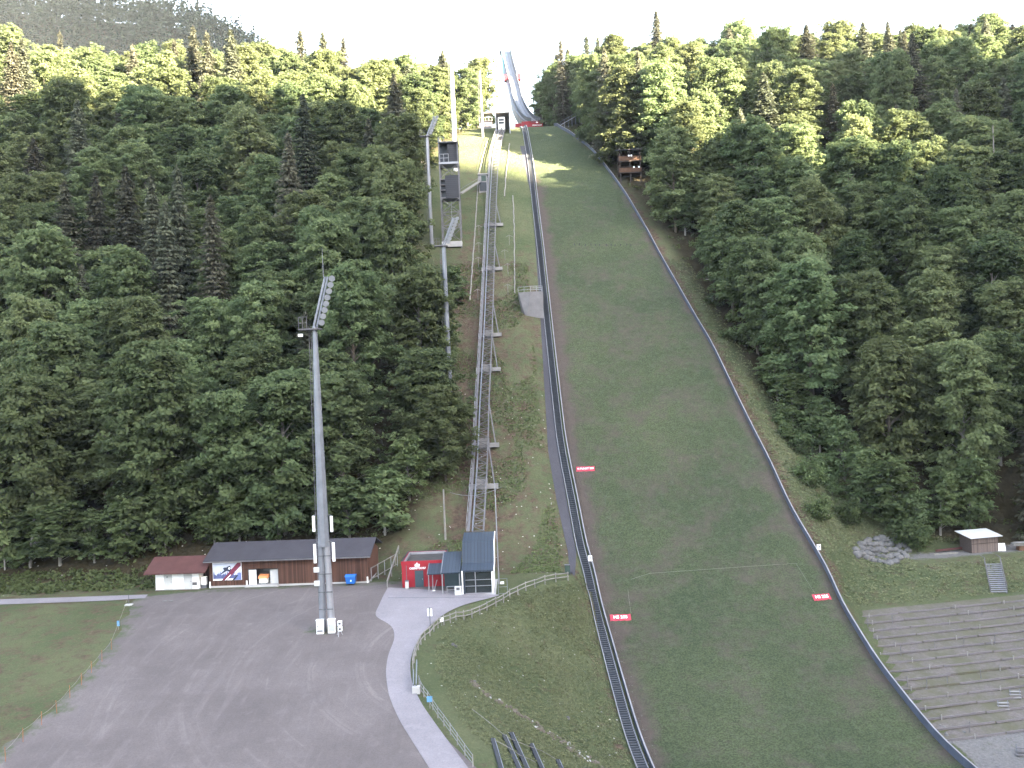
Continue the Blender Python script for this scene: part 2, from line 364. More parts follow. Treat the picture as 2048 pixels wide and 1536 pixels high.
def gravel_mat(name, c, rutdir=None):
    m, n, l, p = node_mat(name)
    tc = n.new("ShaderNodeTexCoord")
    f1 = noise(n, l, 0.10, 5, 0.65); f2 = noise(n, l, 6.0, 5, 0.8); f3 = noise(n, l, 0.7, 5, 0.7)
    a = ramp(n, l, f1, [(0.3, tuple(x * 0.78 for x in c)), (0.7, tuple(x * 1.12 for x in c))])
    a = mix(n, l, ramp(n, l, f2, [(0.35, 0.5), (0.6, 0.0)]), a, tuple(x * 0.55 for x in c))
    a = mix(n, l, ramp(n, l, f3, [(0.55, 0.0), (0.8, 0.35)]), a, tuple(x * 1.5 for x in c))
    if rutdir:
        mp = n.new("ShaderNodeMapping"); mp.inputs["Rotation"].default_value = (0, 0, rutdir); mp.inputs["Scale"].default_value = (0.9, 0.02, 1)
        nw = n.new("ShaderNodeTexNoise"); nw.inputs["Scale"].default_value = 0.022; l.new(tc.outputs["Object"], nw.inputs["Vector"])
        av = n.new("ShaderNodeVectorMath"); av.operation = 'MULTIPLY_ADD'; l.new(nw.outputs["Color"], av.inputs[0]); av.inputs[1].default_value = (5, 5, 0); l.new(tc.outputs["Object"], av.inputs[2])
        l.new(av.outputs[0], mp.inputs[0]); r = noise(n, l, 1.0, 4, 0.7, mp.outputs[0])
        a = mix(n, l, ramp(n, l, r, [(0.54, 0.0), (0.74, 0.30)]), a, tuple(x * 1.5 for x in c))
        a = mix(n, l, ramp(n, l, r, [(0.28, 0.25), (0.45, 0.0)]), a, tuple(x * 0.6 for x in c))
        sub_ = n.new("ShaderNodeVectorMath"); sub_.operation = 'SUBTRACT'; l.new(tc.outputs["Object"], sub_.inputs[0]); sub_.inputs[1].default_value = (2, 92, 0)
        ln_ = n.new("ShaderNodeVectorMath"); ln_.operation = 'LENGTH'; l.new(sub_.outputs[0], ln_.inputs[0])
        cx_ = n.new("ShaderNodeCombineXYZ"); l.new(ln_.outputs["Value"], cx_.inputs[0]); l.new(mth(n, l, 'MULTIPLY', f1, 2.0), cx_.inputs[1])
        ra = noise(n, l, 1.3, 3, 0.6, cx_.outputs[0])                      # tyre arcs where vehicles turn
        a = mix(n, l, mth(n, l, 'MULTIPLY', ramp(n, l, ra, [(0.56, 0.0), (0.7, 0.5)]), ramp(n, l, f1, [(0.45, 0.0), (0.6, 1.0)])), a, tuple(x * 1.45 for x in c))
        gw = mth(n, l, 'ADD', attr(n, "weed"), mth(n, l, 'MULTIPLY', mth(n, l, 'SUBTRACT', noise(n, l, 0.5, 6, 0.75), 0.5), 2.0))
        a = mix(n, l, ramp(n, l, gw, [(0.4, 0.0), (0.8, 0.9)]), a, (0.055, 0.07, 0.035))
    l.new(a, p.inputs["Base Color"]); p.inputs["Roughness"].default_value = 0.95; p.inputs["Specular IOR Level"].default_value = 0.1
    bump(n, l, f2, p, 0.5, 0.05); MATS[name] = m
gravel_mat("gravel", (0.120, 0.103, 0.103), 0.55)
gravel_mat("road", (0.205, 0.188, 0.206)); gravel_mat("asphalt", (0.060, 0.058, 0.068)); gravel_mat("track_gravel", (0.17, 0.15, 0.145))

# ------------------------------------------------------------------ ground sheet
def axis(lo, hi, step, outer):
    a = list(np.arange(lo, hi + 1e-6, step)); s = step
    l_, r_ = [lo], [hi]
    while l_[-1] > -outer: s *= 1.22; l_.append(l_[-1] - min(s, 400))
    s = step
    while r_[-1] < outer: s *= 1.22; r_.append(r_[-1] + min(s, 400))
    return np.array(l_[:0:-1] + a + r_[1:])
gx, gy = axis(-195, 195, 1.0, 2300), axis(40, 335, 1.0, 2300)
# finer rings where the mountain behind the camera and the one on the left stand
gx = np.unique(np.concatenate([gx, np.arange(-1000, 500, 36.0)])); gy = np.unique(np.concatenate([gy, np.arange(340, 1100, 36.0)]))
X, Y = np.meshgrid(gx, gy); Z = ground(X, Y)
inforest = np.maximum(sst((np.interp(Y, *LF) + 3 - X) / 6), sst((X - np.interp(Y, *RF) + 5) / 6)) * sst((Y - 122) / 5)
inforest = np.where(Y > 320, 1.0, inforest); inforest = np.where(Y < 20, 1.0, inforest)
corr = ((X < xL(Y) - 1.5) & (Y > 120) & (Y < 300)).astype(float)
dirt = corr * (0.46 + 0.22 * np.exp(-((X - xL(Y) + 16) / 5) ** 2) - 0.35 * sst((Y - 190) / 30)) + (0.20 + 0.22 * sst((-X - 20) / 10)) * ((Y <= 120) & (X < xL(Y)) & (Y > 55))
dirt = np.where((X > xR(Y)) & (Y > 120), 0.30, dirt); dirt = dirt + 0.45 * np.exp(-((X - xR(Y) - 0.8) / 1.3) ** 2)
dirt = dirt + 0.3 * np.exp(-((X - xL(Y) + 1.2) / 2.0) ** 2) * (Y < 125)
stones = np.clip(corr * (Y < 165) + ((Y <= 122) & (X < xL(Y)) & (X > np.interp(Y, *XP))) * 0.8, 0, 1)
dp = Y - 0.2 * (X - 62)
gravel = np.where((X > xR(Y) + 1), np.clip(1 - np.abs(dp - 136) / 3.5, 0, 1) * sst((X - 52) / 10) + (dp < 97) * 0.75, 0)
GND = mesh_grid("ground", np.stack([X, Y, Z], -1), "ground", dict(forest=inforest, dirt=dirt, stones=stones, gravel=gravel))
tag(GND, kind="structure")

# the mountain across the valley, unseen behind the camera: its ridge is shaped to keep the morning sun off the lower slopes
ca, sa0 = math.cos(math.pi - SUN_AZ), math.sin(math.pi - SUN_AZ)
ss = np.concatenate([np.arange(-800, -20, 80.0), np.arange(-20, 460, 6.0), np.arange(470, 1600, 90.0)]); tt = np.concatenate([-np.arange(300, 1290, 60.0), -np.arange(1290, 1320, 6.0), -np.arange(1330, 1800, 90.0)])[::-1]
SM, TM = np.meshgrid(ss, tt)
HR = np.interp(SM, [-1500, -300, 0, 60, 115, 150, 180, 195, 205, 215, 227, 240, 255, 270, 285, 300, 316, 328, 345, 900, 2600],
               [175, 175, 175, 172, 166, 152, 136, 118, 86, 64, 76, 116, 140, 122, 100, 88, 90, 320, 690, 690, 500]) + 1300 * math.tan(SUN_EL)
kk = sst((-TM - 300) / 1000); dn = sst((-TM - 1320) / 1500)
ZM = -18 * (1 - kk) + HR * kk * (1 - dn) - 40 * dn
OPP = mesh_grid("opposite_mountain", np.stack([SM * ca + (-TM) * sa0, SM * sa0 + TM * ca, ZM], -1), "ground", dict(forest=np.ones_like(ZM), dirt=np.zeros_like(ZM), stones=np.zeros_like(ZM), gravel=np.zeros_like(ZM)))
tag(OPP, kind="structure")

def ribbon(name, L, R, nc, lift, mat, attrs=None, n=None, kind="structure"):
    L = [np.array(p[:2], float) for p in L]; R = [np.array(p[:2], float) for p in R]
    def res(P, n):
        P = np.array(P); d = np.concatenate([[0], np.cumsum(np.linalg.norm(np.diff(P, axis=0), axis=1))]); q = np.linspace(0, d[-1], n)
        return np.stack([np.interp(q, d, P[:, i]) for i in (0, 1)], -1), d[-1]
    n = n or int(max(res(L, 2)[1], res(R, 2)[1]) / 0.5) + 2
    a, b = res(L, n)[0], res(R, n)[0]; t = np.linspace(0, 1, nc)[None, :, None]
    P = a[:, None] * (1 - t) + b[:, None] * t; z = ground(P[..., 0], P[..., 1]) + lift
    o = mesh_grid(name, np.concatenate([P, z[..., None]], -1), mat, attrs(P) if attrs else None)
    if kind: tag(o, kind=kind)
    return o
# landing hill turf
ys = np.arange(58, 303, 0.8)
def land_attr(P):
    a, b = xL(P[..., 1]), xR(P[..., 1]); y = P[..., 1]
    left = np.exp(-((P[..., 0] - a) / 2.0) ** 2) * np.interp(y, [60, 120, 150, 225, 250], [0.55, 0.55, 0.7, 0.7, 0.1])
    mid = 0.26 * np.interp(y, [60, 100, 130, 200, 225, 240], [0.2, 0.9, 1.1, 1.0, 0.6, 0.0])
    return dict(dirt=left + mid + 0.35 * np.exp(-((P[..., 0] - b) / 1.5) ** 2))
LAND = ribbon("landing_hill", [(xL(y), y) for y in ys], [(xR(y), y) for y in ys], 44, 0.05, "turf", land_attr, n=len(ys))
# dark asphalt strip left of the stairs
strip = [((1140, 1150), (1150, 1148)), ((1136, 1104), (1153, 1104)), ((1113, 1000), (1134, 1002)), ((1096, 900), (1119, 900)), ((1088, 760), (1105, 762)), ((1081, 640), (1096, 640)),
         ((1073, 520), (1083, 520)), ((1064, 400), (1074, 400)), ((1046, 320), (1062, 320)), ((1040, 292), (1056, 292))]
ribbon("asphalt_strip", [at(*p[0]) for p in strip], [at(*p[1]) for p in strip], 6, 0.06, "asphalt")
# gravel lot: rows between the field on the left and the path on the right
LOTL = [at(*p) for p in ((268, 1193), (262, 1212), (242, 1262), (195, 1322), (130, 1393), (60, 1455), (-30, 1530))]
LOTL = [(p.x, p.y) for p in LOTL] + [(-44, 63), (-48, 52)]
LOTR = [(-5.5, 119.5), (-6.5, 113), (-15, 104.5), (-13.0, 99), (-13, 92), (-10.5, 82), (-6.5, 74), (-2, 66), (2, 58), (6, 52)]
ly = np.arange(52, 119.3, 0.6)
lx = np.interp(ly, [p[1] for p in LOTL[::-1]], [p[0] for p in LOTL[::-1]]) + wob(ly * 3, ly, 3) * 0.9 + wob(ly * 9, ly, 3) * 0.4
rx = np.interp(ly, [p[1] for p in LOTR[::-1]], [p[0] for p in LOTR[::-1]])
lx = np.where(ly > 116, np.interp(ly, [116, 119.3], [lx[-6], -42]), lx)
mastp = at(655, 1262)
def lot_attr(P):
    x, y = P[..., 0], P[..., 1]
    w = 0.75 * np.exp(-(((x - mastp.x) / 3.0) ** 2 + ((y - mastp.y) / 1.6) ** 2)) + 0.55 * sst((y - 115.5) / 2.5)
    l_ = np.interp(y, ly, lx); w = w + 0.6 * np.exp(-((x - l_) / 2.0) ** 2) + 0.75 * np.exp(-(((x + 7) / 5) ** 2 + ((y - 62) / 5) ** 2))
    return dict(weed=w)
ribbon("gravel_lot", list(zip(lx, ly)), list(zip(rx, ly)), 60, 0.05, "gravel", lot_attr, n=len(ly))
# concrete path and apron before the station
PL = [(776, 1176), (760, 1208), (746, 1236), (770, 1243), (788, 1256), (790, 1280), (776, 1310), (771, 1345), (777, 1392), (797, 1440), (828, 1490), (860, 1540), (905, 1610)]
PR = [(1000, 1191), (985, 1197), (922, 1212), (890, 1228), (868, 1244), (848, 1264), (830, 1290), (820, 1325), (822, 1362), (842, 1408), (873, 1452), (932, 1532), (1000, 1620)]
PLw = [at(*p, d0=45) for p in PL]; PRw = [at(*p, d0=45) for p in PR]
def smooth_line(P, n=90):
    P = np.array([p[:2] for p in P]); d = np.concatenate([[0], np.cumsum(np.linalg.norm(np.diff(P, axis=0), axis=1))]); q = np.linspace(0, d[-1], n)
    a = np.stack([np.interp(q, d, P[:, i]) for i in (0, 1)], -1); k = np.ones(5) / 5
    for _ in range(2): a = np.stack([np.concatenate([a[:2, i], np.convolve(a[:, i], k, 'valid'), a[-2:, i]]) for i in (0, 1)], -1)
    return a
ribbon("path", smooth_line(PLw), smooth_line(PRw), 14, 0.09, "road", n=90)
a_, b_ = at(776, 1197), at(978, 1196)
MBj = MB(); MBj.bar((a_.x, a_.y, a_.z + 0.095), (b_.x, b_.y, b_.z + 0.095), 0.10, 0.02); tag(MBj.build("drain_channel", "steel_dark"), kind="structure")
# narrow road at the far left
rl = [(-200, 1206), (0, 1199.5), (120, 1196), (220, 1192.5), (296, 1190)]; rr = [(-200, 1216), (0, 1210), (120, 1206), (220, 1202), (290, 1197)]
ribbon("road", [at(*p) for p in rl], [at(*p) for p in rr], 5, 0.07, "road")

# ------------------------------------------------------------------ trees
def leaves_mesh(name, C, N, size, tone, mat, asp=1.6, D=None):
    k = len(C); t = NR.normal(0, 1, (k, 3)); N = N / np.linalg.norm(N, axis=1, keepdims=True)
    if D is not None: t = D + 0.45 * t; t = t - N * np.sum(t * N, axis=1, keepdims=True)
    else: t = np.cross(N, t)
    t /= np.linalg.norm(t, axis=1, keepdims=True); b = np.cross(N, t)
    t *= (size * 0.5 * asp ** 0.5)[:, None]; b *= (size * 0.5 / asp ** 0.5)[:, None]
    bend = N * (size * 0.12)[:, None]
    P = np.stack([C - t, C - b * 1.1 + bend, C + t, C + b * 1.1 + bend], 1).reshape(-1, 3)
    me = bpy.data.meshes.new(name); q = np.arange(4 * k, dtype=np.int32)
    me.vertices.add(4 * k); me.vertices.foreach_set("co", P.reshape(-1).astype(np.float32)); me.loops.add(4 * k); me.loops.foreach_set("vertex_index", q)
    me.polygons.add(k); me.polygons.foreach_set("loop_start", q[::4]); me.update(calc_edges=True)
    a = me.attributes.new("tone", 'FLOAT', 'POINT'); a.data.foreach_set("value", np.repeat(tone, 4).astype(np.float32))
    me.materials.append(MATS[mat]); return me
def broadleaf(seed, H, R, low, nb, mat, size=0.42, per=42, clumps=5, flat=0.46):
    g = np.random.default_rng(seed); C, N, Tn, Dn, limbs = [], [], [], [], []
    lean = g.normal(0, 0.25, 2)
    for i in range(nb):
        h = low + (1 - low) * ((i + g.random()) / nb) ** 0.85; az = g.random() * 6.283
        q = (h - low) / (1 - low)
        prof = math.sqrt(max(0.03, 1 - ((q - 0.40) / 0.64) ** 2)) * (1 + 0.22 * math.sin(3 * az + seed) + g.normal(0, 0.13))
        L = R * max(prof, 0.14); up = 0.30 + 0.95 * q
        o = np.array([lean[0] * h * 2, lean[1] * h * 2, H * h * 0.86]); d = np.array([math.cos(az), math.sin(az), up]); d = d / np.linalg.norm(d)
        e = o + d * L; e[2] = min(e[2] - 0.10 * L, H); limbs.append((o, e))
        ct = g.normal(0.45, 0.28)
        for k in range(clumps):
            f = 0.35 + 0.68 * (k + g.random()) / clumps
            c = o + (e - o) * f + g.normal(0, 0.5, 3); r = (0.95 + 0.5 * (1 - f)) * (0.55 + 0.45 * R / 5)
            m = per; x = g.normal(0, 1, (m, 3)); x /= np.linalg.norm(x, axis=1, keepdims=True); x *= (g.random((m, 1)) ** 0.4) * r; x[:, 2] *= flat
            x[:, 2] -= 0.12 * (x[:, 0] * d[0] + x[:, 1] * d[1]) + 0.10 * (x[:, 0] ** 2 + x[:, 1] ** 2) / r
            C.append(c + x); n = g.normal(0, 0.42, (m, 3)) + np.array([d[0] * 0.6, d[1] * 0.6, 0.8]); N.append(n); Tn.append(np.clip(ct + g.normal(0, 0.22, m), 0, 1)); Dn.append(np.repeat((d * np.array([1, 1, 0.6]))[None], m, 0) + 0.5 * x / r)
    C, N, Tn, Dn = np.concatenate(C), np.concatenate(N), np.concatenate(Tn), np.concatenate(Dn)
    crown = leaves_mesh("crown", C, N, size * g.uniform(0.7, 1.35, len(C)), Tn, mat, 2.1, Dn)
    b = MB(); p = [(0, 0, -1.5), (lean[0] * .3, lean[1] * .3, H * 0.3), (lean[0] * 1.0, lean[1] * 1.0, H * 0.6), (lean[0] * 1.8, lean[1] * 1.8, H * 0.93)]
    rr = [H * 0.016, H * 0.0125, H * 0.008, H * 0.002]
    for i in range(3): b.tube(p[i], p[i + 1], rr[i], rr[i + 1], 7)
    for o, e in limbs[:int(nb * 0.7):2]: b.tube(tuple(o - np.array([0, 0, 0.8])), tuple(o + (e - o) * 0.6), 0.09 * H / 20, 0.025, 4, False)
    return crown, b
def spruce(seed, H, R, mat, size=0.42, dens=1.0, low=0.08):
    g = np.random.default_rng(seed); C, N, Tn, Dn = [], [], [], []; b = MB(); z = H * low
    while z < H * 0.985:
        q = 1 - z / H; L = R * (q ** 0.72) * g.uniform(0.82, 1.12) + 0.12; nb = int(5 + 4 * q)
        a0 = g.random() * 6.28
        for j in range(nb):
            az = a0 + 6.283 * j / nb + g.normal(0, 0.2); l_ = L * g.uniform(0.55, 1.15); m = max(3, int(11 * l_ * dens))
            f = (np.arange(m) + g.random(m)) / m; droop = -0.42 * l_ * f + 0.18 * l_ * f ** 2.2
            wd = (0.15 + np.sin(np.clip(f, 0, 1) * 2.6)) * 0.26 * l_ + 0.08
            s = g.uniform(-1, 1, m) * wd
            c = np.stack([math.cos(az) * f * l_ - math.sin(az) * s, math.sin(az) * f * l_ + math.cos(az) * s, z + droop - 0.25 * np.abs(s) + g.normal(0, 0.07, m)], -1)
            n = g.normal(0, 0.4, (m, 3)) + np.array([math.cos(az) * 0.45, math.sin(az) * 0.45, 0.8])
            C.append(c); N.append(n); Tn.append(np.clip(g.normal(0.35, 0.2) + 0.4 * f, 0, 1)); Dn.append(np.stack([np.full(m, math.cos(az)) - math.sin(az) * s / (wd + .05) * .5, np.full(m, math.sin(az)) + math.cos(az) * s / (wd + .05) * .5, -0.25 - 0.5 * f], -1))
            if q > 0.2: b.tube((0, 0, z), (math.cos(az) * l_ * .8, math.sin(az) * l_ * .8, z - 0.28 * l_), 0.045, 0.015, 3, False)
        z += 0.40 + 0.75 * q * g.uniform(0.6, 1.4)
    C, N, Tn, Dn = np.concatenate(C), np.concatenate(N), np.concatenate(Tn), np.concatenate(Dn)
    crown = leaves_mesh("crown", C, N, size * g.uniform(0.7, 1.5, len(C)), Tn, mat, 2.6, Dn)
    b.tube((0, 0, -1.5), (0, 0, H * 0.5), H * 0.013, H * 0.008, 7); b.tube((0, 0, H * 0.5), (0, 0, H), H * 0.008, 0.03, 6)
    return crown, b
PROTO = {}
def register(kind, crown, trunk, bark="bark", H=1.0):
    me = bpy.data.meshes.new("trunk"); me.from_pydata(trunk.v, [], trunk.f); me.update(); me.materials.append(MATS[bark])
    PROTO.setdefault(kind, []).append((crown, me, H))
for i, (H, R, lo, nb) in enumerate([(21, 6.2, 0.10, 118), (23, 5.8, 0.12, 118), (19, 6.5, 0.08, 108), (22, 5.9, 0.07, 116), (18, 5.6, 0.10, 96), (24, 6.4, 0.14, 122)]):
    register("broadleaf", *broadleaf(100 + i, H, R, lo, nb, "leaf"), bark="bark" if i % 3 else "pale_bark", H=H)
for i, (H, R, lo, nb) in enumerate([(11, 3.2, 0.08, 56), (9, 2.8, 0.06, 50), (13, 3.0, 0.12, 58)]):
    register("young", *broadleaf(140 + i, H, R, lo, nb, "leaf_young", 0.40, 20, 4), bark="pale_bark", H=H)
for i, (H, R, s) in enumerate([(27, 5.2, 0.9), (30, 5.6, 0.9), (24, 5.0, 0.9), (28, 4.6, 0.75)]):
    register("spruce", *spruce(200 + i, H, R, "needle", 0.42, s * 1.6), H=H)
for i in range(3):
    register("shrub", *broadleaf(300 + i, 2.4, 1.5, 0.03, 26, "leaf_young", 0.26, 18, 3, 0.6), bark="bark")
KN = dict(broadleaf="broadleaf_tree", young="young_tree", spruce="spruce_tree", shrub="shrub")
def tree(kind, x, y, h, w, label, group, cat="tree", var=None, z=None):
    pr = PROTO[kind]; k = RNG.randrange(len(pr)) if var is None else var; crown, trunk, H0 = pr[k]
    zz = gz(x, y) if z is None else z
    o = bpy.data.objects.new(KN[kind], None); COL.objects.link(o); o.location = (x, y, zz); o.rotation_euler = (0, 0, RNG.uniform(0, 6.28))
    o.scale = (w, w, h / H0); tag(o, label, cat, group)
    for nm, me in (("crown", crown), ("trunk", trunk)):
        c = bpy.data.objects.new(nm, me); COL.objects.link(c); c.parent = o
    return o
CLEAR = []                                      # spots kept free of trees: (x, y, radius)
def px_of(x, y, z):
    u, v = x / y * F, (z - HC) / y * F
    return 1024 + u * CT - v * ST, 768 - (v * CT + u * ST)

# ------------------------------------------------------------------ landing hill furniture
def edge_pts(fn, off, y0, y1, step, lift):
    out = []
    for y in np.arange(y0, y1, step):
        x = float(fn(y)) + off; out.append((x, float(y), gz(x, y) + lift))
    return out
# stairs along the left edge of the landing hill: steps between two stringers
org = (float(xL(118)), 118.0, gz(float(xL(118)), 118))
st = thing("hill_stairs", org, "long black metal stairway running up the left edge of the grass landing hill", "stairway")
b = MB(); y = 66.0
while y < 292:
    x = float(xL(y)) - 0.95; z = gz(x, y); sl = max((gz(x, y + 0.5) - gz(x, y - 0.5)), 0.15)
    b.box((x - org[0], y - org[1], z + 0.30 - org[2]), (1.05, 0.24, 0.05)); y += min(0.40, 0.24 / sl)
b.build("steps", "tread", st)
b = MB()
for off in (-1.5, -0.4):
    P = rel(edge_pts(xL, off, 66, 294, 2.0, 0.28), org)
    for p, q in zip(P[:-1], P[1:]): b.bar(p, q, 0.07, 0.26)
b.build("stringer", "steel_light", st)
b = MB(); P = rel(edge_pts(xL, -0.95, 66, 294, 2.0, 0.10), org)
for p, q in zip(P[:-1], P[1:]): b.bar(p, q, 1.02, 0.06)
b.build("underside", "black_metal", st)
def boards(name, fn, off, y0, y1, h, label, topm, side):
    o0 = (float(fn(118)) + off, 118.0, gz(float(fn(118)), 118)); t = thing(name, o0, label, "board fence")
    b, c = MB(), MB()
    ys_ = list(np.arange(y0, y1, 2.4)); P = []
    for y in ys_:
        x = float(fn(y)) + off; P.append((x - o0[0], y - o0[1], gz(float(fn(y)) - 0.4 * side, y) - o0[2]))
    for p, q in zip(P[:-1], P[1:]):
        jz = RNG.uniform(-0.02, 0.02); g = 0.02
        pp = Vector(p).lerp(Vector(q), g); qq = Vector(q)
        b.hexa([(pp.x - .04, pp.y, pp.z - .3), (pp.x + .04, pp.y, pp.z - .3), (qq.x + .04, qq.y, qq.z - .3), (qq.x - .04, qq.y, qq.z - .3),
                (pp.x - .04, pp.y, pp.z + h + jz), (pp.x + .04, pp.y, pp.z + h + jz), (qq.x + .04, qq.y, qq.z + h + jz), (qq.x - .04, qq.y, qq.z + h + jz)])
        c.bar((p[0], p[1], p[2] + h + 0.05), (q[0], q[1], q[2] + h + 0.05), 0.16, 0.05)
        if side > 0: MB().box((p[0] + 0.10, p[1], p[2] + h / 2 - 0.1), (0.1, 0.1, h + 0.2)).build("post", "steel_mid", t)
    b.build("panels", "boards", t); c.build("top_rail", topm, t); return t
boards("board_fence", xL, 0.02, 66, 296, 0.75, "dark board fence with pale top rail between the stairway and the grass landing hill", "board_top", -1)
boards("board_fence", xR, 0.05, 64, 294, 0.95, "blue grey board fence along the right edge of the grass landing hill", "board_top", 1)
# red distance banners lying on the turf
def banner(px, py, wid, hei, txt, label, yaw, fs):
    p = at(px, py); sl = math.atan2(gz(p.x, p.y + 1) - gz(p.x, p.y - 1), 2)
    o = thing("distance_banner", p + Vector((0, 0, 0.12)), label, "banner", "red distance banners on the landing hill"); o.rotation_euler = (sl + 0.28, 0, yaw)
    b = MB(); n = 10
    for i in range(n):
        x0, x1 = -wid / 2 + wid * i / n, -wid / 2 + wid * (i + 1) / n
        z0, z1 = 0.1 + 0.05 * math.sin(i * 2.1), 0.1 + 0.05 * math.sin((i + 1) * 2.1)
        b.hexa([(x0, -hei / 2, z0), (x1, -hei / 2, z1), (x1, hei / 2, z1), (x0, hei / 2, z0), (x0, -hei / 2, z0 + .02), (x1, -hei / 2, z1 + .02), (x1, hei / 2, z1 + .02), (x0, hei / 2, z0 + .02)])
    b.build("cloth", "red_cloth", o); lettering(txt, fs, "white_cloth", o, (0, 0, 0.20), (0, 0, 0))
banner(1171, 940, 3.0, 0.95, "K-PUNKT 200", "red banner reading K-PUNKT 200 on the grass beside the stairway, uphill of the others", -0.02, 0.44)
banner(1241, 1238, 2.7, 1.0, "HS 235", "red banner reading HS 235 at the left edge of the landing hill near the stairway", -0.02, 0.62)
banner(1643, 1197, 2.4, 1.0, "HS 235", "red banner reading HS 235 by the blue grey board fence on the right", 0.13, 0.62)
def cable(name, pts, r, mat, label, cat, lift=0.05):
    P = [at(*p) + Vector((0, 0, lift)) for p in pts]; Q = []
    for a, c in zip(P[:-1], P[1:]):
        n = max(2, int((c - a).length / 1.5))
        for i in range(n): q = a.lerp(c, i / n); Q.append((q.x, q.y, gz(q.x, q.y) + lift))
    Q.append(tuple(P[-1])); return tag(MB().path(Q, r, 5).build(name, mat), label, cat)
cable("rope", [(1262, 1160), (1300, 1148), (1400, 1141), (1500, 1134), (1594, 1128)], 0.014, "pale_wood", "thin pale rope stretched across the lower landing hill", "rope", 0.1)
cable("rope", [(1262, 1228), (1258, 1200), (1256, 1180)], 0.014, "pale_wood", "thin pale cord trailing uphill from the left HS banner", "rope", 0.1)
cable("rope", [(1592, 1128), (1612, 1160), (1630, 1188)], 0.012, "pale_wood", "thin pale cord slanting down to the right HS banner", "rope", 0.1)
def sign_box(px, py, off, label, fn):
    d = hit_profile(px, py, TLAND)[1]; x = float(fn(d)) + off; z = gz(x, d)
    o = thing("marker_board", (x, d, z), label, "marker board")
    b = MB().box((0, 0, 0.65), (0.08, 0.08, 1.3)); b.build("post", "steel_mid", o)
    MB().box((0, -0.05, 1.25), (0.55, 0.06, 0.8)).build("board", "white_paint", o)
    MB().box((0.08, -0.09, 1.3), (0.16, 0.01, 0.22)).build("numeral", "steel_dark", o)
sign_box(1181, 1135, -0.25, "small white marker board on the fence beside the lower stairway", xL)
sign_box(1638, 1112, 0.3, "small white marker board behind the right hand board fence", xR)
for i in range(12):
    p = at(1150 + i * 10.2 + RNG.uniform(-2, 2), 491 + RNG.uniform(-1, 1)); MB().tube((p.x, p.y, p.z - .1), (p.x, p.y, p.z + 0.45), 0.09, 0.07, 6)
    tag(MB().tube((p.x, p.y, p.z - .1), (p.x, p.y, p.z + 0.42), 0.10, 0.08, 6).build("marker_peg", "dark_net"), "small dark peg in the row across the upper landing hill", "peg", "row of dark pegs across the upper landing hill")

